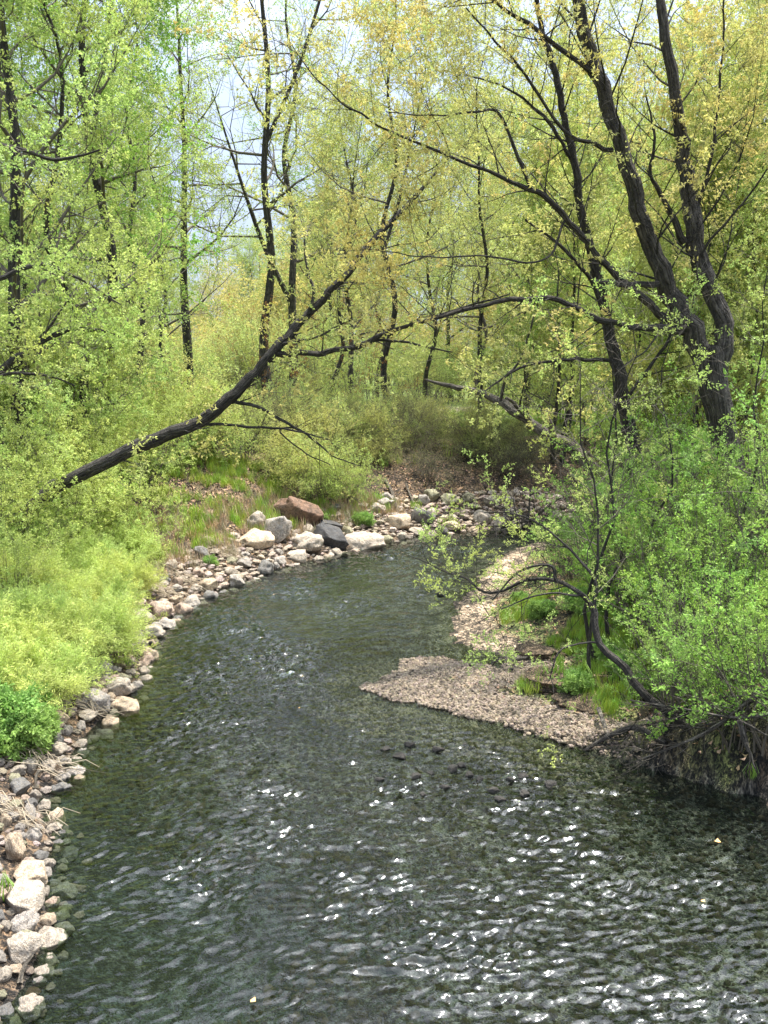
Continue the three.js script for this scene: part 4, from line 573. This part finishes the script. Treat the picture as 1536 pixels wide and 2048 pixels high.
stick('waterlogged_branch', [[lie(1160, 1500, 0.03), 0.02], [lie(1220, 1486, 0.1), 0.03], [lie(1270, 1478, 0.14), 0.035], [lie(1330, 1500, 0.08), 0.03]], M.barkDark, 'dark branch lying along the waterline of the steep bank', { kids: 5 });
stick('fallen_limb', [[at(1600, 1330, 8.8), 0.03], [at(1500, 1400, 8.9), 0.026], [at(1420, 1460, 9), 0.02], [at(1330, 1500, 9.1), 0.012], [at(1250, 1530, 9.2), 0.006]], M.barkGrey, 'bare grey limb with a fan of twigs hanging before the steep bank', { kids: 22 });
stick('fallen_limb', [[at(1580, 1420, 8.7), 0.02], [at(1480, 1435, 8.8), 0.016], [at(1380, 1420, 8.9), 0.012], [at(1260, 1400, 9), 0.006]], M.barkGrey, 'bare grey limb reaching across to the crooked small tree', { kids: 16 });
stick('driftwood_stick', [[at(1478, 1440, 8.5), 0.03], [at(1488, 1475, 8.5), 0.04], [at(1496, 1502, 8.5), 0.02]], M.barkGrey, 'ragged grey driftwood hanging in the limbs of the steep bank', { rough: 0.5, kids: 2 });
{ // tangle of flood wood on the near stones
  for (const [cx, cy, label] of [[70, 1530, 'tangle of dry stems caught on the near stones'], [150, 1410, 'tangle of dry stems above the broad tan stone'], [330, 1190, 'tangle of dry stems along the cobbles below the slope'], [380, 1170, 'tangle of dry stems at the top of the cobbles near the bend'], [20, 1640, 'tangle of dry stems above the egg-shaped stone'], [440, 1110, 'tangle of dry stems at the grass edge by the boulders']]) {
    const c = onBank(cx, cy), G = base('dry_stem_tangle', c, label, 'dry stems'), T = new Tubes(), w = 0.35;
    for (let i = 0; i < 46; i++) { const a = rr(-0.5, 0.7) + (R() < 0.5 ? Math.PI : 0), p = V(rr(-w, w), 0, rr(-w, w) * 0.6), q = p.clone().add(V(Math.cos(a), rr(-0.05, 0.12), Math.sin(a)).multiplyScalar(rr(0.1, 0.35))), m = p.clone().lerp(q, 0.5).add(V(rr(-0.05, 0.05), rr(0, 0.07), rr(-0.05, 0.05))); for (const v of [p, m, q]) v.y += Math.max(0, hgt(c.x + v.x, c.z + v.z)) - c.y + 0.05 + 0.1 * R(); T.add([p, m, q], [0.005, 0.005, 0.003], 4); }
    mesh('dry_stems', T.geo(), M.twigPale, G, 'stuff');
  }
}
{ // the fallen grey trunk and the brush under it
  const b = at(1245, 985, 24.5); b.y = hgt(b.x, b.z);
  const G = base('fallen_tree', b, 'pale barkless trunk fallen across the bend, propped high at one end', 'fallen tree'), T = new Tubes(), L = [];
  limb(G, 'trunk', [[1250, 985, 24.5, 20], [1150, 903, 25, 19], [1095, 868, 25.3, 17], [1050, 838, 25.6, 15], [1005, 808, 26, 12], [965, 786, 26.4, 10], [900, 772, 26.8, 7], [850, 760, 27.2, 3]], M.barkGrey, T, L, { kids: 0, cap: true });
  limb(G, 'broken_stub', [[1112, 880, 25.2, 10], [1100, 850, 25, 8], [1090, 822, 24.9, 6]], deadMat, T, L, { kids: 0, cap: true });
  limb(G, 'broken_stub', [[1065, 848, 25.5, 7], [1035, 815, 25.2, 6], [1012, 796, 25, 4]], M.barkGrey, T, L, { kids: 0, cap: true });
  limb(G, 'limb', [[1000, 806, 26, 5], [1010, 760, 25.7, 4], [1040, 720, 25.4, 4], [1060, 660, 25.1, 3], [1075, 610, 25, 2]], M.barkGrey, T, L, { kids: 0 });
  limb(G, 'limb', [[1165, 915, 24.8, 7], [1230, 870, 24.4, 5], [1240, 830, 24.2, 3], [1228, 800, 24, 2]], deadMat, T, L, { kids: 0 });
  const c = stand(1085, 24.2), B = base('brush_pile', c, 'dark tangle of dead branches heaped below the fallen trunk', 'brush pile');
  for (let i = 0; i < 16; i++) { const t = new Tubes(), a = R() * 6.28, q = V(Math.cos(a), rr(-0.1, 0.7), Math.sin(a) * 0.5).normalize(), P0 = V(rr(-0.5, 0.5), rr(0.1, 0.7), rr(-0.4, 0.4)); grow(t, [], P0.addScaledVector(q, -0.7), q, rr(1.4, 2.8), rr(0.02, 0.05), 0, { kids: 5, levels: 2, leafN: 1, wiggle: 0.22, up: -0.02 }); mesh('branch', t.geo(), M.barkDark, B); }
}
{ // earth ledges undercut by the stream, at the landward side of the bar
  for (const [px, py, w, h, label] of [[1075, 1320, 0.62, 0.16, 'undercut earth ledge with a dry sandy top beside the pool'], [1130, 1378, 0.8, 0.17, 'dark undercut earth ledge behind the broad-bladed grass'], [1165, 1418, 0.5, 0.12, 'low sandy earth ledge in front of the sunny grass']]) {
    const p = onBank(px, py), g = rockGeo(1200 + px, 5, 1, 0.3), m = mesh(numbered('earth_ledge'), g, new THREE.MeshStandardMaterial({ color: lin(0.5, 0.38, 0.26), map: groundMap, bumpMap: groundBump, bumpScale: 0.06, roughness: 0.95 }), scene);
    m.position.copy(p).add(V(0, h * 0.25, -0.2)); m.scale.set(w * 0.7, h * 0.8, 0.34); m.rotation.y = -0.25; tag(m, label, 'earth ledge');
  }
}
{ // leaves adrift
  const B = new Blades(); B.leaf(V(-0.5, 0, 0), V(1, 0, 0), V(0, 0, 1), 1, 0.62, 0.2, 0.1); const g = B.geo(), dry = new THREE.MeshStandardMaterial({ color: lin(0.62, 0.36, 0.14), roughness: 0.7, side: THREE.DoubleSide });
  [[1435, 1688, 0.1, 'orange leaf drifting near the steep bank'], [506, 2008, 0.07, 'tan leaf drifting at the bottom of the view'], [1405, 1808, 0.06, 'brown leaf drifting among the ripples below the orange one'], [598, 1420, 0.05, 'small pale leaf drifting in mid stream']].forEach(([x, y, s, l]) => { const m = mesh(numbered('drifting_leaf'), g, dry, scene), p = onLevel(x, y); m.position.set(p.x, 0.035, p.z); m.scale.setScalar(s); m.rotation.y = R() * 6; tag(m, l, 'leaf'); });
}
renderer.render(scene, camera);
